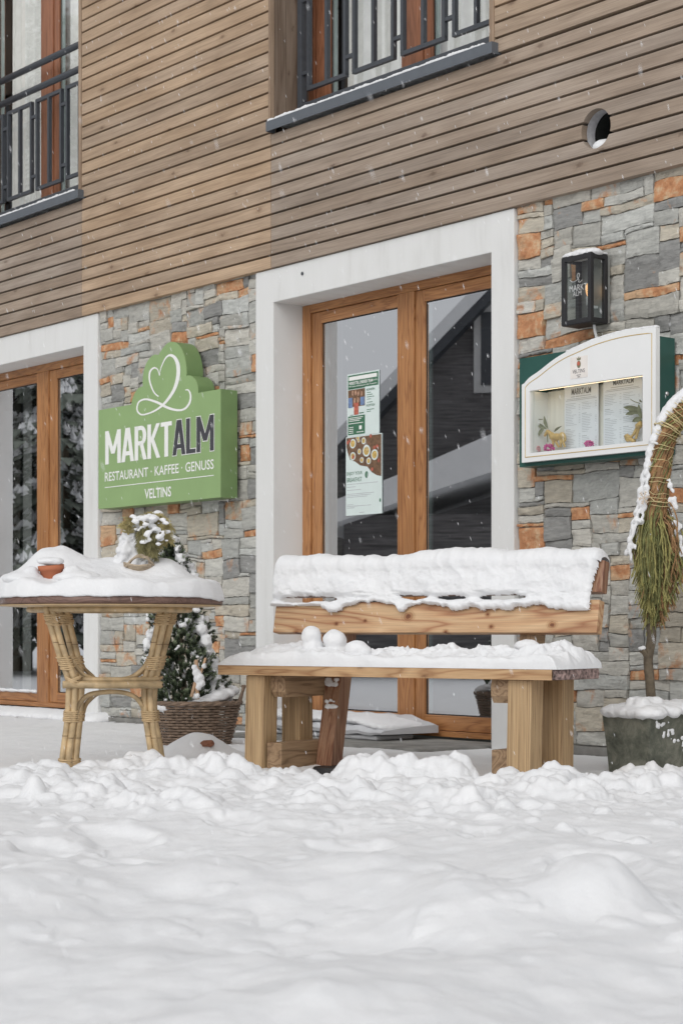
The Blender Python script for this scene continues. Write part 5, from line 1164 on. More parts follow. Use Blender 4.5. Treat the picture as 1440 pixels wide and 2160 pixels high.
# snow on the backrest, draped from the lower plank over the upper one
def back_snow():
    x0, x1 = -1.515, 0.0; NX, NT = 520, 110
    c = 1 / math.sqrt(1 + SL * SL)
    f = lambda z, o: (dl(z) - 0.046 - o, z)
    path = [f(0.715, 0.0), f(0.757, 0.0), f(0.772, 0.002), f(0.787, 0.0), f(0.905, 0.0)]
    top0 = path[-1]; path += [(top0[0] + 0.008, 0.912), (top0[0] + 0.030, 0.914), (top0[0] + 0.052, 0.905), (top0[0] + 0.058, 0.885)]
    # resample path by length with smoothed normals
    L = [0]; 
    for a, b2 in zip(path, path[1:]): L.append(L[-1] + math.hypot(b2[0] - a[0], b2[1] - a[1]))
    ts = np.linspace(0, L[-1], NT); pd = np.interp(ts, L, [p[0] for p in path]); pz = np.interp(ts, L, [p[1] for p in path])
    ks = np.ones(9) / 9; gd = np.gradient(pd); gz_ = np.gradient(pz)
    gd = np.convolve(np.pad(gd, 4, 'edge'), ks, 'valid'); gz_ = np.convolve(np.pad(gz_, 4, 'edge'), ks, 'valid')
    ln = np.hypot(gd, gz_); nd, nz2 = -gz_ / ln, gd / ln
    xs = np.linspace(x0, x1, NX); XX, TT = np.meshgrid(xs, ts, indexing='ij')
    # lower edge of the snow in path length; gaps between the planks
    el = 0.030 + 0.034 * fbm(XX * 4, XX * 0, 61, 3) + 0.022 * fbm(XX * 15, XX * 0 + 3, 62, 3) + 0.004 * fbm(XX * 70, TT * 40, 63, 2)
    for cx, w, d_ in ((-1.19, 0.035, 0.028), (-0.86, 0.03, 0.022), (-0.075, 0.045, 0.03), (-0.47, 0.05, 0.012)): el = el - d_ * np.exp(-((XX - cx) / w) ** 2)
    el = np.maximum(el, 0.006)
    el = np.where(XX < -1.25, np.maximum(el, 0.034), el)
    md = TT - el
    def hole(cx, w, z_a, z_b):
        tc = np.interp((z_a + z_b) / 2, pz[:NT // 2 + 30], ts[:NT // 2 + 30]); hw = (z_b - z_a) / 2
        q = np.sqrt(((XX - cx) / w) ** 2 + ((TT - tc) / hw) ** 2 * (1 + 0.0 * XX)); q = q * (1 + 1.0 * fbm(XX * 14, TT * 40, 71, 4)); return (q - 1) * hw
    for cx, w, za, zb3 in ((-1.33, 0.15, 0.769, 0.784), (-0.80, 0.05, 0.774, 0.787), (-0.64, 0.07, 0.771, 0.785), (-0.42, 0.09, 0.769, 0.782)):
        md = np.minimum(md, hole(cx, w, za, zb3))
    md = np.minimum(md, (XX - x0) + 0.002 + 0.006 * fbm(TT * 30, XX * 0, 81, 3)); rt = 0.008 + 0.020 * np.clip((0.24 - TT) / 0.15, 0, 1) + 0.010 * fbm(TT * 28, XX * 0 + 1, 82, 3)
    md = np.minimum(md, (x1 + 0.005 - XX) - np.where(TT < 0.19, rt, 0.004)); md = np.minimum(md, ts[-1] - TT)
    base = 0.022 + 0.016 * fbm(XX * 5, TT * 6, 91, 3) + 0.020 * (0.35 - np.abs(fbm(XX * 9, TT * 10, 95, 3))) + 0.0045 * fbm(XX * 22, TT * 22, 92, 3) + 0.0022 * fbm(XX * 75, TT * 75, 93, 2) + 0.010 * np.exp(-((TT - el) / 0.035) ** 2)
    topk = np.exp(-((TT - 0.215) / 0.035) ** 2); base = base + topk * (0.028 + 0.024 * fbm(XX * 2.4, XX * 0 + 7, 94, 2)) + 0.006 * np.exp(-((TT - 0.12) / 0.05) ** 2)
    prof = np.sqrt(np.clip(md / 0.022, 0, 1) * (2 - np.clip(md / 0.022, 0, 1)))
    th = base * prof
    VV = np.stack([XX, pd[None, :] + nd[None, :] * th, pz[None, :] + nz2[None, :] * th], -1)
    ok = md > 0; mask = (ok[:-1, :-1] & ok[1:, :-1] & ok[1:, 1:] & ok[:-1, 1:])
    mb = MB(); mb.add(VV.reshape(-1, 3).tolist(), []); mb.f = grid_faces(NX, NT, mask)
    me = mesh_of('bench_back_snow', mb, snow, (-0.75, 0.4, 0.7), True)
    bm = bmesh.new(); bm.from_mesh(me); bmesh.ops.delete(bm, geom=[v for v in bm.verts if not v.link_faces], context='VERTS'); bm.to_mesh(me); bm.free()
    return me
solo('bench_back_snow', back_snow(), None, 'clumpy snow draped over the planks of the bench backrest', 'snow', BEN, (-0.75, 0.4, 0.7), True, kind='stuff')
def seat_snow():
    NX, NY = 560, 160; x = np.linspace(-1.522, 0.028, NX); y_ = np.linspace(0.0, 0.338, NY); XX, YY = np.meshgrid(x, y_, indexing='ij')
    e = np.minimum(np.minimum(XX - x[0], (x[-1] - XX) - 0.02 * np.clip(0.1 - YY, 0, 1) * 5) * 0.3, np.minimum(YY, (y_[-1] - YY) * 0.5)); e = np.maximum(e, 0)
    k = np.clip(e / (0.022 + 0.012 * fbm(XX * 9, YY * 9, 101, 2)), 0, 1); prof = np.sqrt(k * (2 - k))
    h = 0.042 + 0.018 * fbm(XX * 5, YY * 6, 103, 3) + 0.011 * fbm(XX * 17, YY * 17, 104, 3)
    h = h * np.interp(XX, [-1.52, -1.3, -1.0, -0.85, -0.5, 0], [0.8, 1.25, 1.2, 0.95, 0.9, 1.1])
    cl = np.clip((YY - 0.05) / 0.08, 0, 1); bump_ = np.abs(fbm(XX * 12, YY * 12, 107, 3)); h = h + cl * 0.044 * (0.42 - bump_) * np.where(XX > -0.95, 1.5, 0.5) + cl * 0.012 * fbm(XX * 30, YY * 30, 108, 3) * (XX > -0.9)
    for cx, cy, r, hh in ((-1.16, 0.2, 0.16, 0.030), (-1.38, 0.22, 0.12, 0.018), (-0.03, 0.2, 0.055, 0.03), (-0.13, 0.16, 0.05, 0.025), (-0.56, 0.2, 0.06, 0.02), (-0.33, 0.2, 0.07, 0.012), (-0.70, 0.2, 0.05, 0.015), (-0.80, 0.25, 0.05, 0.016)):
        h = h + hh * np.exp(-(((XX - cx) / r) ** 2 + ((YY - cy) / (r * 1.1)) ** 2) ** 1.4)
    h = h * prof + 0.002
    VV = np.stack([XX, YY - 0.0015 - np.where(YY < 0.06, 1, 0) * np.clip(h / 0.03, 0, 1) * (0.004 + 0.005 * fbm(XX * 14, h * 40, 131, 3)) * np.clip((0.06 - YY) / 0.04, 0, 1) , 0.5105 + np.maximum(h - 0.002, 0) + 0.0035 * fbm(XX * 60, YY * 60, 119, 2) * k], -1)
    mb = MB(); mb.add(VV.reshape(-1, 3).tolist(), []); mb.f = grid_faces(NX, NY)
    return mesh_of('bench_seat_snow', mb, snow, (-0.75, 0.17, 0.51), True), VV
ms, SV = seat_snow()
solo('bench_seat_snow', ms, None, 'lumpy layer of snow along the bench seat', 'snow', BEN, (-0.75, 0.17, 0.51), True, kind='stuff')
def seat_h(x, y_):
    i = int(np.clip((x + 1.522) / 1.55 * 559, 0, 559)); j = int(np.clip(y_ / 0.338 * 159, 0, 159)); return float(SV[i, j, 2])
def snowball(px, py, rpx, d, sq, label, seed, lumps):
    x = BEN.ray(px, d); z = BEN.zz(px, py, d); Yd = BEN.o.y + BEN.s * x + BEN.c * d; r = rpx / F * Yd
    mb = MB(); mb.ball((x, d, z), r, 3, sq, 0.1, seed)
    for dx, dz, k in lumps: mb.ball((x + dx * r, d + 0.1 * r, z + dz * r), r * k, 3, (1, 1, 1), 0.12, seed + 5)
    solo('snowball', remeshed('snowball', mb, snow, (x, d, z), 0.005, 0.004, 0.025), None, label, 'snowball', BEN, (x, d, z), True, group='snowballs set on the bench seat')
snowball(657, 1342, 22, 0.12, (1, 1, 1.0), 'tall round snowball standing highest on the left half of the bench seat', 1, [(0.05, -1.2, 1.12)])
snowball(706, 1352, 25, 0.16, (1.05, 1, 0.95), 'wide snowball in the middle of the three on the bench seat', 2, [(0.1, -1.0, 1.05), (-0.35, 0.05, 0.7)])
snowball(752, 1371, 23, 0.10, (1.15, 1, 0.9), 'lowest snowball, rightmost of the three on the bench seat', 3, [(0.7, -0.2, 0.75), (0, -0.8, 1.0)])
snowball(1110, 1363, 20, 0.26, (1.45, 1, 0.72), 'flat lone snow lump in front of the right back post', 4, [(0.4, -0.1, 0.8)])
for (x, y_, z, r) in ((-1.2, 0.285, 0.455, 0.020),):
    mb = MB(); rn = random.Random(4)
    for i in range(26): 
        zz_ = rn.choice([0.45, 0.44, 0.43, 0.365, 0.36, 0.34]); mb.ball((rn.uniform(-1.228, -1.172), dl(zz_) - 0.002, zz_), rn.uniform(0.006, 0.014), 2, (1.2, 0.5, 0.8), 0.4, i)
    solo('snow_crust', remeshed('snow_crust', mb, snow, (-1.2, 0.34, 0.4), 0.003, 0.002, 0.01, 1), None, 'patches of snow crust stuck on the red bench prop', 'snow', BEN, (-1.2, 0.34, 0.4), True, kind='stuff')
# ================================================================== RATTAN TABLE
def A(px, py, Yd): return at(px, py, Yd)
TC = at(232, 1270, 7.3); TC.z = 0
table = Thing('rattan_table', 'round rattan bistro table with bound cane legs carrying deep snow', 'table', WORLD, (TC.x, TC.y, 0.1))
RT = 0.445; zt0 = A(232, 1279, 7.3).z; zt1 = A(232, 1258, 7.3).z
mb = MB(); mb.lathe([(0.0001, zt0 + 0.004), (RT - 0.012, zt0 + 0.004), (RT - 0.002, zt0 + 0.008), (RT, zt0 + 0.018), (RT - 0.002, zt1 - 0.006), (RT - 0.01, zt1), (0.0001, zt1)], (TC.x, TC.y, 0), 96)
part(table, 'table_top', mb, tabletop_rim, smooth=True)
mb = MB(); mb.lathe([(0.0001, zt0 - 0.012), (RT - 0.14, zt0 - 0.012), (RT - 0.13, zt0 - 0.006), (RT - 0.03, zt0 - 0.001), (RT - 0.004, zt0 + 0.001), (RT - 0.004, zt0 + 0.0038), (0.0001, zt0 + 0.0038)], (TC.x, TC.y, 0), 96); part(table, 'rim_band', mb, plain('pale_cane_band', (0.50, 0.36, 0.20), 0.5, 0, 0.15, 20), smooth=True)
mb = MB()
for k, r_ in enumerate((RT - 0.13,)):
    mb.tube([(TC.x + r_ * math.cos(i * math.pi / 24), TC.y + r_ * math.sin(i * math.pi / 24), zt0 - 0.014) for i in range(49)], 0.011, 8, False)
part(table, 'apron_ring', mb, rattan, smooth=True)
cane_dark = plain('cane_node_mark', (0.13, 0.07, 0.03), 0.7)
legspec = {
 'A': (7.06, [(104, 1280), (117, 1330), (134, 1385), (150, 1430), (152, 1470), (148, 1530), (139, 1600), (137, 1660)]),
 'B': (7.42, [(134, 1282), (146, 1330), (160, 1385), (168, 1430), (167, 1470), (164, 1520), (157, 1590), (155, 1630)]),
 'C': (7.20, [(348, 1280), (337, 1330), (325, 1385), (313, 1430), (311, 1470), (315, 1520), (324, 1580), (330, 1630)]),
 'D': (7.56, [(362, 1284), (352, 1330), (338, 1385), (325, 1430), (321, 1470), (323, 1520), (331, 1560), (337, 1600)])}
LEG = {}
for k, (Yd, pl_) in legspec.items():
    P = crom([A(x, y_, Yd) for x, y_ in pl_], 6); LEG[k] = P; mb = MB(); rc_ = 0.0118
    for ox, oy in ((-0.0112, -0.007), (0.0112, -0.009), (0.0, 0.012)):
        mb.tube([p + Vector((ox, oy, 0)) for p in P], rc_, 10)
    lg = part(table, 'leg', mb, rattan, smooth=True)
    mb = MB()
    def wrap(z0, n, r_=0.0265):
        for i in range(n):
            z = z0 - i * 0.0074; q = min(P, key=lambda p: abs(p.z - z)); c0 = Vector((q.x, q.y, z))
            j = random.uniform(-0.002, 0.002)
            mb.tube([c0 + Vector((r_ * math.cos(t_ * math.pi / 10), (r_ * 0.82) * math.sin(t_ * math.pi / 10), j * math.cos(t_ * math.pi / 10) + 0.003 * math.sin(t_ * math.pi / 10))) for t_ in range(21)], 0.0036, 6, False)
    wrap(A(0, 1296, Yd).z, 6); wrap(A(0, 1386, Yd).z, 7); wrap(A(0, 1500, Yd).z, 6); wrap(A(0, 1602, Yd).z, 6)
    part(table, 'binding', mb, binding, smooth=True, parent=lg)
    mb = MB()
    for z in (A(0, 1355, Yd).z, A(0, 1552, Yd).z):
        for ox, oy, dz in ((-0.0125, -0.008, 0), (0.0125, -0.010, -0.008)):
            q = min(P, key=lambda p: abs(p.z - z)); mb.tube([Vector((q.x + ox * 0.9 + 0.0122 * math.cos(t_ * math.pi / 8), q.y + oy * 0.9 + 0.0122 * math.sin(t_ * math.pi / 8), z + dz)) for t_ in range(17)], 0.0011, 4, False)
    part(table, 'cane_node', mb, cane_dark, parent=lg)
mb = MB()
for Yd, dy in ((7.03, 0), (7.40, 0.0)):
    mb.tube([A(133 if Yd < 7.2 else 150, 1444, Yd), A(238, 1445, Yd + 0.06), A(340 if Yd < 7.2 else 338, 1444, Yd + 0.12)], 0.0145, 12)
    mb.tube([A(140 if Yd < 7.2 else 155, 1434, Yd + 0.03), A(335, 1434, Yd + 0.14)], 0.011, 10)
mb.tube([LEG['A'][20] + Vector((0, -0.03, 0)), LEG['B'][20] + Vector((0, 0.03, 0))], 0.013, 10); mb.tube([LEG['C'][20] + Vector((0, -0.03, 0)), LEG['D'][20] + Vector((0, 0.03, 0))], 0.013, 10)
part(table, 'stretcher', mb, rattan, smooth=True)
for Yd, lx, rx in ((7.07, 0, 0), (7.42, 14, 6)):
    for arr in ([(152 + lx, 1392), (162 + lx, 1408), (180 + lx, 1425), (205, 1433), (240, 1434), (275, 1429), (300 + rx, 1412), (314 + rx, 1392)], [(162 + lx, 1502), (168 + lx, 1484), (186 + lx, 1466), (215, 1460), (250, 1459), (280, 1467), (298 + rx, 1486), (305 + rx, 1506)]):
        mb = MB(); n = len(arr)
        P = crom([A(x, y_, Yd + 0.13 * i / (n - 1)) for i, (x, y_) in enumerate(arr)], 6); mb.tube(P, 0.0085, 10); mb.tube([p + Vector((0, 0.016, -0.004)) for p in P], 0.007, 8)
        part(table, 'arched_brace', mb, rattan, smooth=True)
mb = MB()
for k in 'ABCD':
    c0 = LEG[k][19] + Vector((0.006, 0.0, -0.003))
    for q in (-1, 1):
        mb.tube([c0 + Vector((0.029 * math.cos(t_ * math.pi / 8), 0.03 * math.sin(t_ * math.pi / 8), q * 0.018 * math.cos(t_ * math.pi / 8))) for t_ in range(17)], 0.0052, 6, False)
        mb.tube([c0 + Vector((0.030 * math.cos(t_ * math.pi / 8), 0.031 * math.sin(t_ * math.pi / 8), q * 0.013 * math.cos(t_ * math.pi / 8) + 0.008)) for t_ in range(17)], 0.0048, 6, False)
part(table, 'knot_binding', mb, binding, smooth=True)
# snow on the table
def table_snow():
    n, m = 300, 90; th = np.linspace(0, 2 * np.pi, n); rr = np.sin(np.linspace(0, 1, m) * np.pi / 2) ; TT, RR = np.meshgrid(th, rr, indexing='ij')
    Rmax = RT + 0.004 + 0.007 * fbm(np.cos(TT) * 6 + 9, np.sin(TT) * 6 + 9, 201, 3)
    x = Rmax * RR * np.cos(TT); y_ = Rmax * RR * np.sin(TT)
    def g(px, z, Yo, rx, ry, h, p=1.0):
        c = A(px, 1200, 7.3 + Yo); return h * np.exp(-(((x - (c.x - TC.x)) / rx) ** 2 + ((y_ - Yo) / ry) ** 2) ** p)
    h = 0.058 + 0.016 * fbm(x * 5 + 20, y_ * 5 + 20, 203, 3) + 0.007 * fbm(x * 18 + 20, y_ * 18 + 20, 204, 3)
    h = h + g(112, 0, 0.04, 0.10, 0.14, 0.105, 1.3) + g(300, 0, 0.06, 0.20, 0.17, 0.060, 1.3) + g(210, 0, 0.04, 0.16, 0.2, 0.052, 1.1) + g(355, 0, -0.03, 0.075, 0.10, 0.045, 1.3) + g(60, 0, 0.0, 0.08, 0.16, 0.035) + g(165, 0, 0.02, 0.10, 0.2, 0.03)
    h = h + g(22, 0, -0.02, 0.05, 0.1, 0.012) - g(275, 0, -0.34, 0.2, 0.05, 0.008)
    h = h - g(108, 0, -0.30, 0.055, 0.13, 0.022)
    e = (1 - RR) * Rmax; k = np.clip(e / 0.040, 0, 1); prof = np.sqrt(k * (2 - k)) * 0.94 + 0.06 * (k > 0)
    hang = 0.006 + 0.006 * np.clip(fbm(np.cos(TT) * 9 + 3, np.sin(TT) * 9 + 3, 207, 3) + 0.2, -0.3, 1) + 0.014 * np.clip(np.cos(TT), 0, 1) ** 6 + 0.010 * np.clip(-np.cos(TT), 0, 1) ** 8
    z = zt1 + h * prof - hang * (1 - np.clip(e / 0.02, 0, 1))
    VV = np.stack([x + TC.x, y_ + TC.y, z], -1); mb = MB(); mb.add(VV.reshape(-1, 3).tolist(), []); mb.f = grid_faces(n, m)
    lo = [(RT * 0.97 * math.cos(t_) + TC.x, RT * 0.97 * math.sin(t_) + TC.y, zt1 + 0.0005) for t_ in th]; k0 = len(mb.v); mb.v += lo
    mb.f += [(i * m + m - 1, (i + 1) * m + m - 1, k0 + i + 1, k0 + i) for i in range(n - 1)]
    return mesh_of('table_snow', mb, snow, (TC.x, TC.y, zt1), True)
solo('table_snow', table_snow(), None, 'deep mounded snow on top of the round rattan table', 'snow', WORLD, (TC.x, TC.y, zt1), True, kind='stuff')
# terracotta pot on its side in the snow
c = A(108, 1210, 7.10); mb = MB(); rn = 0.052
prof = [(0.0001, 0), (0.034, 0), (0.036, 0.003), (0.0445, 0.058), (0.049, 0.059), (0.051, 0.078), (0.046, 0.079), (0.040, 0.055), (0.032, 0.006), (0.0001, 0.006)]
mb.lathe(prof, (0, 0, 0), 40); M = Matrix.Rotation(R(-5), 4, 'Y') @ Matrix.Rotation(R(4), 4, 'X')
mb.v = [tuple(M @ Vector((p[0], p[1], p[2] - 0.045)) + Vector((c.x, c.y + 0.02, c.z))) for p in mb.v]
solo('terracotta_pot', mb, terracotta, 'small terracotta pot nearly buried in the snow on the table', 'flower pot', WORLD, (c.x, c.y, c.z - 0.03), True)
mb = MB()
for x, y_, r_, sq in ((108, 1184, 0.040, (1.4, 1.1, 0.42)), (66, 1208, 0.030, (1.0, 1.4, 0.9)), (154, 1208, 0.036, (1.1, 1.6, 0.8)), (50, 1222, 0.05, (1.6, 1.6, 0.6)), (165, 1222, 0.06, (1.6, 1.6, 0.6))):
    p = A(x, y_, 7.10); mb.ball(p, r_, 3, sq, 0.15, x)
solo('snow_mound', remeshed('snow_mound', mb, snow, c, 0.006, 0.005, 0.03, 6), None, 'snow heaped round the terracotta pot on the table', 'snow', WORLD, c, True, kind='stuff')
# snow-laden basket of cypress sprigs
B0 = A(285, 1192, 7.42); bk = Thing('sprig_basket', 'small wicker basket of snow-laden cypress sprigs on the table', 'basket', WORLD, B0)
mb = MB(); mb.lathe([(0.0001, -0.035), (0.055, -0.035), (0.072, -0.005), (0.076, 0.012), (0.070, 0.012), (0.05, -0.025), (0.0001, -0.025)], B0, 30); part(bk, 'bowl', mb, wicker_light, smooth=True)
mb = MB()
for o in (-0.005, 0.0, 0.006, 0.011):
    mb.tube(crom([A(268, 1193, 7.22) + Vector((o, 0, o)), A(281, 1179, 7.21) + Vector((o, 0, o * 0.6)), A(300, 1172, 7.20) + Vector((o, 0, -o * 0.7)), A(316, 1181, 7.21) + Vector((-o * 0.5, 0, o)), A(322, 1192, 7.23) + Vector((-o, 0, 0))], 6), 0.0042, 6)
    mb.tube(crom([A(262, 1190, 7.23) + Vector((0, o, -o)), A(290, 1196, 7.20) + Vector((0, o, -o)), A(320, 1193, 7.22) + Vector((0, o, -o))], 5), 0.0042, 6)
part(bk, 'handle', mb, wicker_light, smooth=True)
def sprig(mb, p0, dirs, L, rnd, w=0.006):
    p = Vector(p0); d_ = Vector(dirs).normalized(); n = 9
    for i in range(n):
        q = p + d_ * (L / n); d_ = (d_ + Vector((rnd.uniform(-.08, .08), rnd.uniform(-.08, .08), -0.10 - 0.05 * i))).normalized()
        mb.tube([p, q], 0.0014, 4, False)
        for k in range(5):
            a = rnd.uniform(0, 6.28); s_ = Vector((math.cos(a), math.sin(a) * 0.7, rnd.uniform(-0.6, 0.1))) * (0.026 * (1 - i / n * 0.6)) + d_ * 0.014; t_ = q + s_; o = s_.cross(Vector((0.3, 1, 0.2))).normalized() * w * 0.5
            mb.add([q - o * 0.5, q + o * 0.5, t_ + o * 0.3, t_ - o * 0.3], [(0, 1, 2, 3)])
            for _ in range(3): 
                f_ = rnd.uniform(0.2, 0.9); b_ = q + s_ * f_; e_ = b_ + (d_ + Vector((rnd.uniform(-1, 1), rnd.uniform(-1, 1), rnd.uniform(-1, 0.3)))).normalized() * 0.011; mb.add([b_ - o * 0.4, b_ + o * 0.4, e_], [(0, 1, 2)])
        p = q
rnd = random.Random(8); mb1 = MB(); mb2 = MB()
for i in range(46):
    x0 = rnd.uniform(292, 332); s0 = A(x0, 1118 + (332 - x0) * 0.3 + rnd.uniform(-22, 14), rnd.uniform(7.22, 7.34)); sprig(mb1, s0, (rnd.uniform(0.3, 1.0), rnd.uniform(-0.5, 0.1), rnd.uniform(-0.3, 0.5)), rnd.uniform(0.05, 0.08), rnd, 0.0045)
for i in range(40):
    s0 = A(rnd.uniform(292, 322), rnd.uniform(1105, 1150), rnd.uniform(7.20, 7.28)); sprig(mb2, s0, (rnd.uniform(0.0, 0.7), -0.5, rnd.uniform(-0.8, 0.0)), rnd.uniform(0.045, 0.07), rnd, 0.0045)
for (x, y_, dx, dz) in ((274, 1118, -0.25, 1.4), (278, 1108, 0.3, 1.0), (270, 1128, -0.2, 1.3), (300, 1096, 0.4, 0.8), (318, 1092, 0.6, 0.6), (330, 1094, 1.0, 0.2), (282, 1100, 0.8, 0.6)):
    for q in range(4): sprig(mb1, A(x + q, y_, 7.26), (dx + rnd.uniform(-0.25, 0.25), -0.1, dz * 0.8), 0.05, rnd, 0.0045)
part(bk, 'sprigs', mb1, plain('straw_green_sprigs', (0.42, 0.36, 0.17), 0.75, 0, 0.35, 25)); part(bk, 'sprigs', mb2, plain('dull_olive_sprigs', (0.22, 0.20, 0.09), 0.75, 0, 0.4, 25), label='darker olive sprigs')
mb = MB(); rs = random.Random(4)
for y_, xa, xb in ((1200, 238, 345), (1188, 240, 335), (1176, 243, 300), (1164, 247, 290), (1152, 250, 288), (1140, 254, 290), (1128, 259, 292), (1116, 265, 296), (1106, 274, 304), (1098, 288, 318), (1092, 304, 330), (1088, 318, 340)):
    x = xa + 8
    while x < xb: mb.ball(A(x, y_ + rs.uniform(-3, 3), 7.30 + rs.uniform(-0.02, 0.03)), rs.uniform(0.017, 0.024), 2, (1, 1.3, 0.95), 0.35, int(x * 3 + y_)); x += rs.uniform(8, 13)
for q in range(70): mb.ball(A(rs.uniform(280, 352), rs.triangular(1086, 1160, 1092), rs.uniform(7.15, 7.22)), rs.uniform(0.005, 0.014), 1, (1.4, 1, 0.8), 0.4, q)
part(bk, 'snow_load', remeshed('snow_load', mb, snow, B0, 0.005, 0.006, 0.02, 2), None)

# ================================================================== BASKET PLANTER AND DWARF SPRUCE
BK = A(408, 1555, 8.9); BK.z = 0.09
pb = Thing('wicker_planter', 'grey wicker planter basket holding the dwarf spruce by the wall', 'planter', WORLD, BK)
zr = A(408, 1484, 8.9).z; zb0 = 0.085; r0, r1 = 0.165, 0.222
mb = MB(); NS = 26; rows = 17
for j in range(rows):
    f = j / (rows - 1); z = zb0 + (zr - zb0) * f; r_ = r0 + (r1 - r0) * f ** 0.8
    mb.tube([(BK.x + (r_ + 0.005 * math.cos(i * math.pi * NS / NS / 2 + j * math.pi)) * math.cos(i * 2 * math.pi / (NS * 2)), BK.y + (r_ + 0.005 * math.cos(i * math.pi / 2 * 2 + j * math.pi)) * math.sin(i * 2 * math.pi / (NS * 2)), z + random.uniform(-0.001, 0.001)) for i in range(NS * 2 + 1)], 0.0062, 6, False)
part(pb, 'weave', mb, wicker, smooth=True)
mb = MB()
for i in range(NS):
    a = i * 2 * math.pi / NS + 0.05; mb.tube([(BK.x + r0 * math.cos(a), BK.y + r0 * math.sin(a), zb0), (BK.x + r1 * 0.985 * math.cos(a), BK.y + r1 * 0.985 * math.sin(a), zr + 0.008)], 0.006, 6)
part(pb, 'stakes', mb, wicker, smooth=True)
mb = MB()
for k in range(3): mb.tube([(BK.x + (r1 + 0.004 + 0.006 * math.cos(i * 0.9 + k * 2.1)) * math.cos(i * math.pi / 30), BK.y + (r1 + 0.004 + 0.006 * math.cos(i * 0.9 + k * 2.1)) * math.sin(i * math.pi / 30), zr + 0.006 + 0.006 * math.sin(i * 0.9 + k * 2.1)) for i in range(61)], 0.0075, 7, False)
part(pb, 'rim', mb, wicker, smooth=True)
mb = MB()
for k in range(4):
    mb.tube(crom([(BK.x + r1 * 0.96 + 0.006 * math.cos(k * 1.6), BK.y - 0.06, zr - 0.02), (BK.x + r1 + 0.015, BK.y - 0.03, zr + 0.05 + 0.004 * k), (BK.x + r1 + 0.02 + 0.006 * math.sin(k * 1.6), BK.y + 0.0, zr + 0.085), (BK.x + r1 + 0.012, BK.y + 0.05, zr + 0.05), (BK.x + r1 * 0.97, BK.y + 0.09, zr - 0.02)], 6), 0.006, 6)
part(pb, 'handle', mb, wicker, smooth=True)
mb = MB(); mb.lathe([(0.0001, 0), (r1 - 0.01, 0)], (BK.x, BK.y, zr - 0.03), 24); part(pb, 'soil', mb, bark_mat)
mb = MB()
for i in range(150):
    a = random.random() * 6.283; q = random.random() ** 0.5 * 0.20; mb.ball((BK.x + q * math.cos(a), BK.y + q * math.sin(a), zr - 0.012 + 0.085 * max(0, math.cos(a)) * (q / 0.2) ** 1.5), 0.045, 2, (1, 1, 0.6), 0.2, i)
solo('planter_snow', remeshed('planter_snow', mb, snow, (BK.x, BK.y, zr), 0.008, 0.008, 0.03, 3), None, 'snow filling the wicker planter round the dwarf spruce', 'snow', WORLD, (BK.x, BK.y, zr), True, kind='stuff')
SP = A(392, 1480, 8.9); apex = A(352, 1138, 8.9)
sp = Thing('dwarf_spruce', 'snow-laden dwarf spruce growing in the wicker planter behind the table', 'tree', WORLD, (SP.x, SP.y, zr - 0.02))
mb = MB(); mb.tube([(SP.x, SP.y, zr - 0.04), ((SP.x + apex.x) / 2 + 0.01, SP.y, 0.7), (apex.x, SP.y, apex.z)], [0.018, 0.011, 0.004], 8); part(sp, 'trunk', mb, bark_mat)
rnd = random.Random(12); g1 = MB(); g2 = MB(); sn = MB(); Hh = apex.z - zr
def shoot(mb, p, d_, L, rnd, rad=0.011):
    for i in range(56):
        f = rnd.random(); a = rnd.random() * 6.283; u = d_.orthogonal().normalized(); v = d_.cross(u)
        o = (u * math.cos(a) + v * math.sin(a)); b_ = p + d_ * L * f; e_ = b_ + (o * 1.0 + d_ * 0.7) * rad * rnd.uniform(0.8, 1.3); w = (d_.cross(o)).normalized() * 0.0021
        mb.add([b_ - w, b_ + w, e_], [(0, 1, 2)])
for k in range(2100):
    f = rnd.random() ** 1.25; z = zr - 0.005 + f * Hh; R_ = (0.170 * (1 - f) ** 0.8 + 0.016) if f > 0.05 else 0.17
    a = rnd.random() * 6.283; q = R_ * rnd.uniform(0.55, 1.05) * (1 + 0.22 * math.sin(a * 3 + f * 17)); ax = SP.x + (apex.x - SP.x) * f ** 1.4 + 0.012 * math.sin(f * 9)
    p = Vector((ax + q * math.cos(a), SP.y + q * math.sin(a), z)); d_ = Vector((math.cos(a) * 0.8, math.sin(a) * 0.8, rnd.uniform(0.25, 1.1))).normalized()
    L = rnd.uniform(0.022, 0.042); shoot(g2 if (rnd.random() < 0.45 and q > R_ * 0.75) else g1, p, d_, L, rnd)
    side = math.cos(a)
    if rnd.random() < (0.13 if q > R_ * 0.85 else 0.02): sn.ball(p + d_ * L, rnd.uniform(0.007, 0.012), 1, (1, 1, 0.8), 0.3, k)
    if side > 0.25 and rnd.random() < 0.05 + 0.10 * side: sn.ball(p + Vector((0.012, -0.004, 0.010)), rnd.uniform(0.018, 0.034), 1, (1, 1, 0.75), 0.3, k)
    if side < -0.75 and rnd.random() < 0.45: sn.ball(p + Vector((-0.012, -0.005, 0.010)), rnd.uniform(0.016, 0.028), 1, (1, 1, 0.7), 0.3, k)
for x, y_, r_ in ((402, 1258, 0.026), (410, 1282, 0.034), (420, 1305, 0.034), (426, 1330, 0.036), (434, 1352, 0.034), (414, 1325, 0.03), (440, 1378, 0.034), (446, 1402, 0.038), (452, 1428, 0.042), (458, 1452, 0.045), (440, 1418, 0.03), (372, 1165, 0.015), (378, 1182, 0.018), (386, 1204, 0.018), (396, 1222, 0.02), (402, 1234, 0.02), (318, 1335, 0.022), (312, 1360, 0.024), (322, 1300, 0.02), (310, 1395, 0.026), (306, 1420, 0.028)):
    for q in range(3): sn.ball(A(x + rnd.uniform(-4, 4), y_ + rnd.uniform(-6, 6), 8.86 + rnd.uniform(-0.02, 0.03)), r_ * rnd.uniform(0.6, 0.95), 2, (1, 1, 0.9), 0.4, int(x) + q)
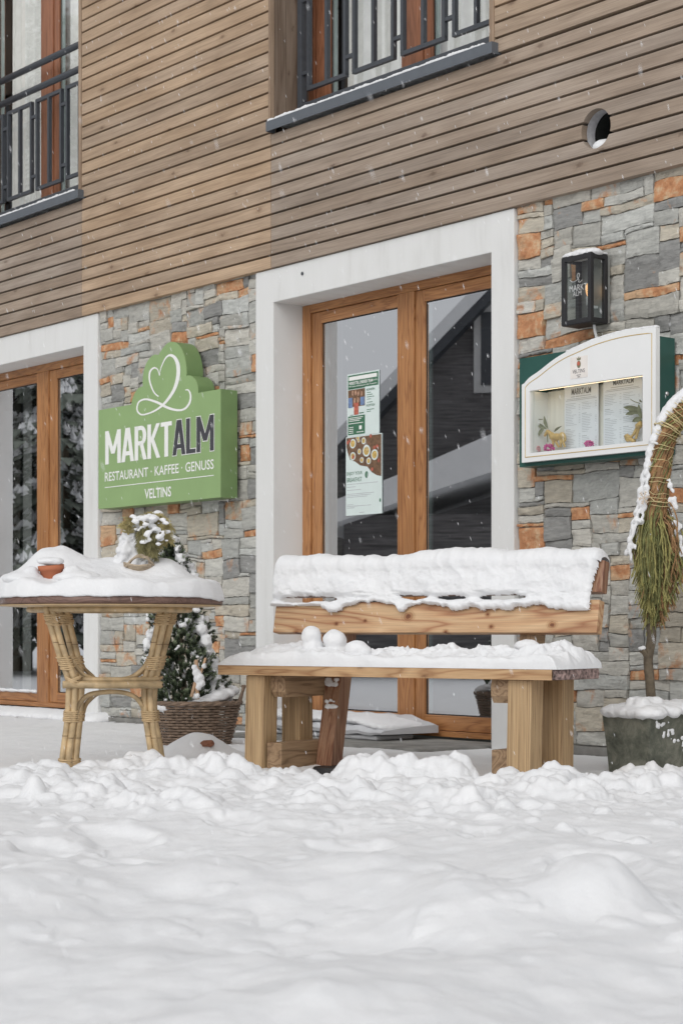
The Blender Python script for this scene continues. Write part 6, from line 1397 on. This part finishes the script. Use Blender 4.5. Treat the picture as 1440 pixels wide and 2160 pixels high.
part(sp, 'foliage', g1, spruce_green); part(sp, 'foliage', g2, spruce_grey, label='frosted grey-green shoots')
part(sp, 'snow_load', remeshed('snow_load', sn, snow, sp.org, 0.0055, 0.007, 0.02, 1), None)
# wooden star-shaped sticks standing in the planter
stick = plain('bare_birch_stick', (0.46, 0.30, 0.19), 0.7, 0, 0.25, 30)
t = Thing('wooden_stake', 'pale split wooden stakes with snow stuck in the wicker planter', 'garden stake', WORLD, A(415, 1470, 8.72))
for a, b2, r_ in (((417, 1475), (414, 1392), 0.009), ((404, 1470), (412, 1440), 0.008), ((424, 1420), (434, 1388), 0.006), ((424, 1420), (414, 1402), 0.005)):
    mb = MB(); mb.tube([A(*a, 8.66), A(*b2, 8.68)], r_, 7); part(t, 'stick', mb, stick)
mb = MB()
for x, y_, r_ in ((420, 1430, 0.026), (414, 1418, 0.02), (424, 1440, 0.022), (419, 1450, 0.014), (416, 1468, 0.014), (430, 1405, 0.012), (410, 1408, 0.014)): mb.ball(A(x, y_, 8.65), r_, 2, (1, 0.8, 1.1), 0.35, x)
part(t, 'snow_load', remeshed('snow_load', mb, snow, t.org, 0.005, 0.008, 0.015, 1), None)
# shard of terracotta in the heap in front of the planter
c = A(437, 1568, 7.99); mb = MB(); mb.ball(c, 0.022, 2, (1.3, 1, 0.62), 0.6, 3)
solo('terracotta_shard', mb, plain('brown_terracotta', (0.24, 0.10, 0.06), 0.8, 0, 0.2, 20), 'brown terracotta shard poking out of the snow heap by the planter', 'shard', WORLD, c)

# ================================================================== STONE TROUGH AND WEEPING CONIFER
TR = Frame(A(1368, 1600, 7.05).x, 7.05, 0, R(-51))
tw = 0.235; tl = 0.55; zt = A(1368, 1508, 7.05).z
tr = Thing('stone_trough', 'mossy dark stone trough with snow along its rim at the right edge', 'planter', TR, (-tw / 2, tl / 2, 0.05))
n = 10; mb = MB(); vs = []; fs = []
def ring(k, z, ins, seed):
    out = []
    for i in range(4 * n):
        s_, f = divmod(i, n); f /= n
        x, y_ = [(-tw + ins + (tw - 2 * ins) * f, ins), (-ins, ins + (tl - 2 * ins) * f), (-ins - (tw - 2 * ins) * f, tl - ins), (-tw + ins, tl - ins - (tl - 2 * ins) * f)][s_]
        q = 0.006 * mnoise.noise(Vector((x * 14, y_ * 14, z * 14 + seed))); out.append((x + q, y_ + q, z + q * 0.5))
    return out
lv = [(0.03, 0.022), (0.10, 0.016), (0.16, 0.010), (0.22, 0.006), (0.27, 0.003), (zt - 0.012, 0.0), (zt, 0.005), (zt, 0.035), (zt - 0.03, 0.04)]
for k, (z, ins) in enumerate(lv): vs += ring(k, z, ins, 0)
m = 4 * n; fs = [(k * m + i, k * m + (i + 1) % m, (k + 1) * m + (i + 1) % m, (k + 1) * m + i) for k in range(len(lv) - 1) for i in range(m)]
mb.add(vs, fs); part(tr, 'trough_body', mb, trough_m)
mb = MB(); mb.box(-tw + 0.03, -0.03, 0.03, tl - 0.03, zt - 0.08, zt - 0.02); part(tr, 'soil', mb, bark_mat)
mb = MB()
for i in range(230):
    x, y_ = random.uniform(-tw + 0.0, 0.0), random.uniform(0.0, tl); c_ = Vector((x, y_, zt + 0.004 + 0.02 * min(1, min(x + tw, -x, y_, tl - y_) / 0.08))); mb.ball(c_, random.uniform(0.036, 0.048), 2, (1, 1, 0.55), 0.15, i)
for i in range(9): mb.ball((random.uniform(-0.13, -0.03), random.uniform(0.02, 0.12), zt + 0.042), 0.03, 2, (1, 1, 0.8), 0.3, i)
solo('trough_snow', remeshed('trough_snow', mb, snow, (-tw / 2, tl / 2, zt), 0.007, 0.008, 0.025, 2), None, 'snow piled along the rim of the stone trough', 'snow', TR, (-tw / 2, tl / 2, zt), True, kind='stuff')
mb = MB(); rn = random.Random(3)
for i in range(60):
    f = rn.random(); y_ = 0.03 + 0.30 * f + rn.gauss(0, 0.012); z = zt - 0.03 - 0.16 * f + rn.gauss(0, 0.012); mb.ball((-0.002 - 0.012 * max(0, (zt - z) / 0.2), y_, z), rn.uniform(0.004, 0.014), 1, (0.6, 1, 1), 0.4, i)
solo('snow_crust', remeshed('snow_crust', mb, snow, (0, 0.15, zt - 0.1), 0.004, 0.003, 0.01, 1), None, 'streak of snow clinging to the side of the stone trough', 'snow', TR, (0, 0.15, zt - 0.1), True, kind='stuff')
WT = 7.30
tp = A(1372, 1470, WT)
wt = Thing('weeping_conifer', 'weeping conifer wound with raffia, arching out of the stone trough', 'tree', WORLD, (tp.x, tp.y, zt - 0.03))
mb = MB(); P = crom([A(1374, 1500, WT), A(1369, 1430, WT), A(1366, 1390, WT), A(1373, 1345, WT), A(1372, 1300, WT), A(1374, 1200, WT)], 6)
mb.tube(P, [0.019 + 0.003 * mnoise.noise(Vector((0, 0, i * 0.6))) for i in range(len(P))], 12); trk = part(wt, 'trunk', mb, bark_mat, smooth=True)
mb = MB(); mb.tube([A(1366, 1388, WT), A(1357, 1375, WT - 0.015), A(1351, 1372, WT - 0.02)], [0.014, 0.011, 0.010], 9); mb.tube([A(1374, 1352, WT), A(1381, 1340, WT - 0.01)], [0.010, 0.006], 7); part(wt, 'branch_stub', mb, bark_mat, parent=trk)
AX = crom([A(1374, 1215, WT), A(1377, 1130, WT), A(1381, 1060, WT), A(1387, 995, WT), A(1396, 935, WT), A(1415, 893, WT), A(1443, 863, WT), A(1480, 850, WT), A(1515, 870, WT), A(1535, 930, WT)], 8)
rnd = random.Random(21); ga, gb, gc = MB(), MB(), MB()
def frond(mb, P, rnd, w=0.0042, dens=5):
    for i in range(len(P) - 1):
        p, q = P[i], P[i + 1]; d_ = (q - p); L = d_.length or 1e-6; d_ = d_ / L
        mb.tube([p, q], w * 0.5, 4, False)
        for k in range(dens):
            b_ = p + (q - p) * rnd.random(); u = d_.orthogonal().normalized(); v = d_.cross(u); a = rnd.random() * 6.283; o = u * math.cos(a) + v * math.sin(a)
            e_ = b_ + (o * 0.75 + d_ * 1.1) * w * rnd.uniform(1.0, 1.9); s_ = d_.cross(o) * w * 0.33; mb.add([b_ - s_, b_ + s_, e_], [(0, 1, 2)])
# hanging tassel
for k in range(470):
    a = rnd.random() * 6.283; top = rnd.choice([AX[8], AX[12], AX[14], AX[18], AX[4]]); q = 0.022 * rnd.random(); Rb = rnd.uniform(0.03, 0.103) * (1.0 if math.cos(a) > 0 else 0.85)
    p0 = top + Vector((q * math.cos(a), q * math.sin(a), 0)); yb = rnd.choice([1200, 1240, 1270, 1290, 1310]) + rnd.uniform(-25, 12); zb_ = A(0, yb, WT).z; cx_ = A(1386 - (yb - 1200) * 0.07, 1200, WT).x
    Rb *= (1 - max(0, (yb - 1250)) / 130)
    p3 = Vector((cx_ + Rb * 0.8 * math.cos(a), WT + Rb * 0.8 * math.sin(a), zb_)); mid = Vector((cx_ + Rb * 1.05 * math.cos(a), WT + Rb * 1.0 * math.sin(a), p0.z * 0.42 + zb_ * 0.58))
    P = crom([p0, (p0 + mid) / 2 + Vector((0.25 * Rb * math.cos(a), 0.25 * Rb * math.sin(a), 0.02)), mid, p3 + Vector((0, 0, 0.03)), p3], 5)
    P = [p + Vector((rnd.uniform(-1, 1), rnd.uniform(-1, 1), 0)) * 0.0022 for p in P]
    mt = gc if (math.cos(a) > 0.4 and rnd.random() < 0.45) or rnd.random() < 0.06 else (ga if rnd.random() < 0.62 else gb); frond(mt, P, rnd, 0.0055, 6)
    for sd in range(2):
        j = rnd.randrange(6, len(P) - 3); s0_ = P[j]; dr = Vector((math.cos(a + rnd.uniform(-1, 1)), math.sin(a + rnd.uniform(-1, 1)), -2.6)).normalized(); frond(mt, [s0_ + dr * 0.012 * i for i in range(5)], rnd, 0.0036)
# wound stem: fronds lying along the arch
for k in range(260):
    a = rnd.random() * 6.283; i0 = rnd.randrange(10, len(AX) - 14); ln = rnd.randrange(6, 14); P = []
    for i in range(i0, min(len(AX), i0 + ln)):
        r_ = 0.047 - 0.004 * (i - 10) / 50 + rnd.uniform(-0.003, 0.004); t_ = (AX[min(i + 1, len(AX) - 1)] - AX[i - 1]).normalized(); u = t_.cross(Vector((0, 1, 0))).normalized(); v = t_.cross(u); a += 0.10; P.append(AX[i] + (u * math.cos(a) + v * math.sin(a)) * r_)
    P = P[::-1]; frond(gc if rnd.random() < 0.55 else (ga if rnd.random() < 0.3 else gb), P, rnd, 0.0052, 8)
core = MB(); core.tube(AX[8:], [0.040] * (len(AX) - 8), 12); part(wt, 'wrapped_stem', core, rust_leaf, smooth=True)
part(wt, 'foliage', ga, olive); part(wt, 'foliage', gb, olive_dark, label='dark olive hanging sprays'); part(wt, 'foliage', gc, rust_leaf, label='dead brown needles')
mb = MB()
for k in range(34):
    i0 = rnd.randrange(13, len(AX) - 16); a0_ = rnd.random() * 6.28; P = []; tl_ = rnd.uniform(-0.5, 0.9); rr_ = 0.049 + rnd.uniform(0, 0.010)
    for q in range(15):
        a = a0_ + q * 0.42; i = int(i0 + (q * tl_ * 0.35)); i = max(9, min(len(AX) - 2, i)); t_ = (AX[i + 1] - AX[i - 1]).normalized(); u = t_.cross(Vector((0, 1, 0))).normalized(); v = t_.cross(u); P.append(AX[i] + t_ * rnd.uniform(-0.003, 0.003) + (u * math.cos(a) + v * math.sin(a)) * rr_)
    mb.tube(crom(P, 2), 0.0013, 4, False)
part(wt, 'raffia_winding', mb, raffia)
mb = MB()
edge = [(1446, 822), (1430, 834), (1415, 846), (1402, 862), (1390, 882), (1380, 905), (1371, 930), (1364, 955), (1358, 985), (1352, 1015), (1346, 1045), (1340, 1070), (1334, 1092), (1328, 1112), (1322, 1135), (1318, 1160), (1480, 812), (1510, 822)]
ex = crom([(x, y_, 0) for x, y_ in edge[:16]], 4)
for i, e_ in enumerate(ex):
    f = i / len(ex); r_ = (0.019 * (1 - f) + 0.008) * (1 + 0.35 * math.sin(i * 1.7) * f)
    if not (f > 0.6 and i % 5 == 2): mb.ball(A(e_.x + (6 if f < 0.5 else 4) + rnd.uniform(-2, 2), e_.y + 6, WT - 0.012), r_, 2, (0.9, 1.1, 1.2), 0.5, i)
    if f > 0.55: 
        for q in range(2): mb.ball(A(e_.x + rnd.uniform(4, 20), e_.y + rnd.uniform(-10, 20), WT - 0.04), rnd.uniform(0.006, 0.012), 1, (0.8, 0.8, 1.6), 0.3, i + q)
for x, y_, r_ in ((1470, 822, 0.03), (1495, 826, 0.03), (1520, 845, 0.025), (1348, 1100, 0.009), (1370, 1128, 0.007), (1376, 933, 0.008), (1384, 936, 0.008), (1351, 1368, 0.011), (1356, 1366, 0.009)): mb.ball(A(x, y_, WT - 0.055 if y_ < 1300 else WT - 0.02), r_, 2, (1.2, 1, 0.8), 0.3, x)
for k in range(46): 
    yy_ = rnd.uniform(1010, 1170); mb.ball(A(1408 + (yy_ - 1010) * 0.17 + rnd.uniform(-5, 8), yy_, WT - 0.04), rnd.uniform(0.004, 0.012), 1, (1, 0.9, 1.3), 0.3, k)
part(wt, 'snow_load', remeshed('snow_load', mb, snow, wt.org, 0.005, 0.006, 0.018, 1), None)
# snowflake ornament
c = A(1357, 1050, WT - 0.065); t_m = plain('pale_wood_snowflake', (0.60, 0.50, 0.40), 0.7); mb = MB()
for k in range(6):
    a = k * math.pi / 3 + 0.2; d_ = Vector((math.cos(a) * 0.85, 0.2 * math.cos(a), math.sin(a))); mb.tube([c, c + d_ * 0.026], 0.0018, 5)
    for f in (0.5, 0.8):
        for sg in (-1, 1): a2 = a + sg * 0.9; mb.tube([c + d_ * 0.026 * f, c + d_ * 0.026 * f + Vector((math.cos(a2) * 0.85, 0, math.sin(a2))) * 0.008], 0.0015, 5)
solo('snowflake_ornament', mb, t_m, 'pale wooden snowflake hung on the weeping conifer', 'ornament', WORLD, c)

# ================================================================== FALLING SNOW
rnd = random.Random(77); mb = MB(); dirn = Vector((0.28, 0.0, -1)).normalized()
for k in range(5200):
    p = Vector((rnd.uniform(-2.4, 2.4), rnd.uniform(2.0, 9.6), rnd.uniform(0.22, 4.6)))
    if abs(p.x) > p.y * 0.21 + 0.25: continue
    if -((p.x) * 0.7771 + (p.y - 9.4) * 0.6293) < 0.25: continue
    L = rnd.uniform(0.0035, 0.0105); r_ = rnd.uniform(0.0005, 0.0010); d_ = (dirn + Vector((rnd.uniform(-.12, .12), rnd.uniform(-.3, .3), 0))).normalized(); u = d_.orthogonal().normalized() * r_; v = d_.cross(u).normalized() * r_
    mb.add([p + d_ * L, p + u, p + v * 1.2, p - u * 0.8, p - v, p - d_ * L], [(0, 1, 2), (0, 2, 3), (0, 3, 4), (0, 4, 1), (5, 2, 1), (5, 3, 2), (5, 4, 3), (5, 1, 4)])
solo('falling_snow', mb, plain('snowflake_white', (0.85, 0.86, 0.88), 0.9), 'loose flakes of falling snow drifting in the air', 'snow', WORLD, (0, 5, 1), kind='stuff')
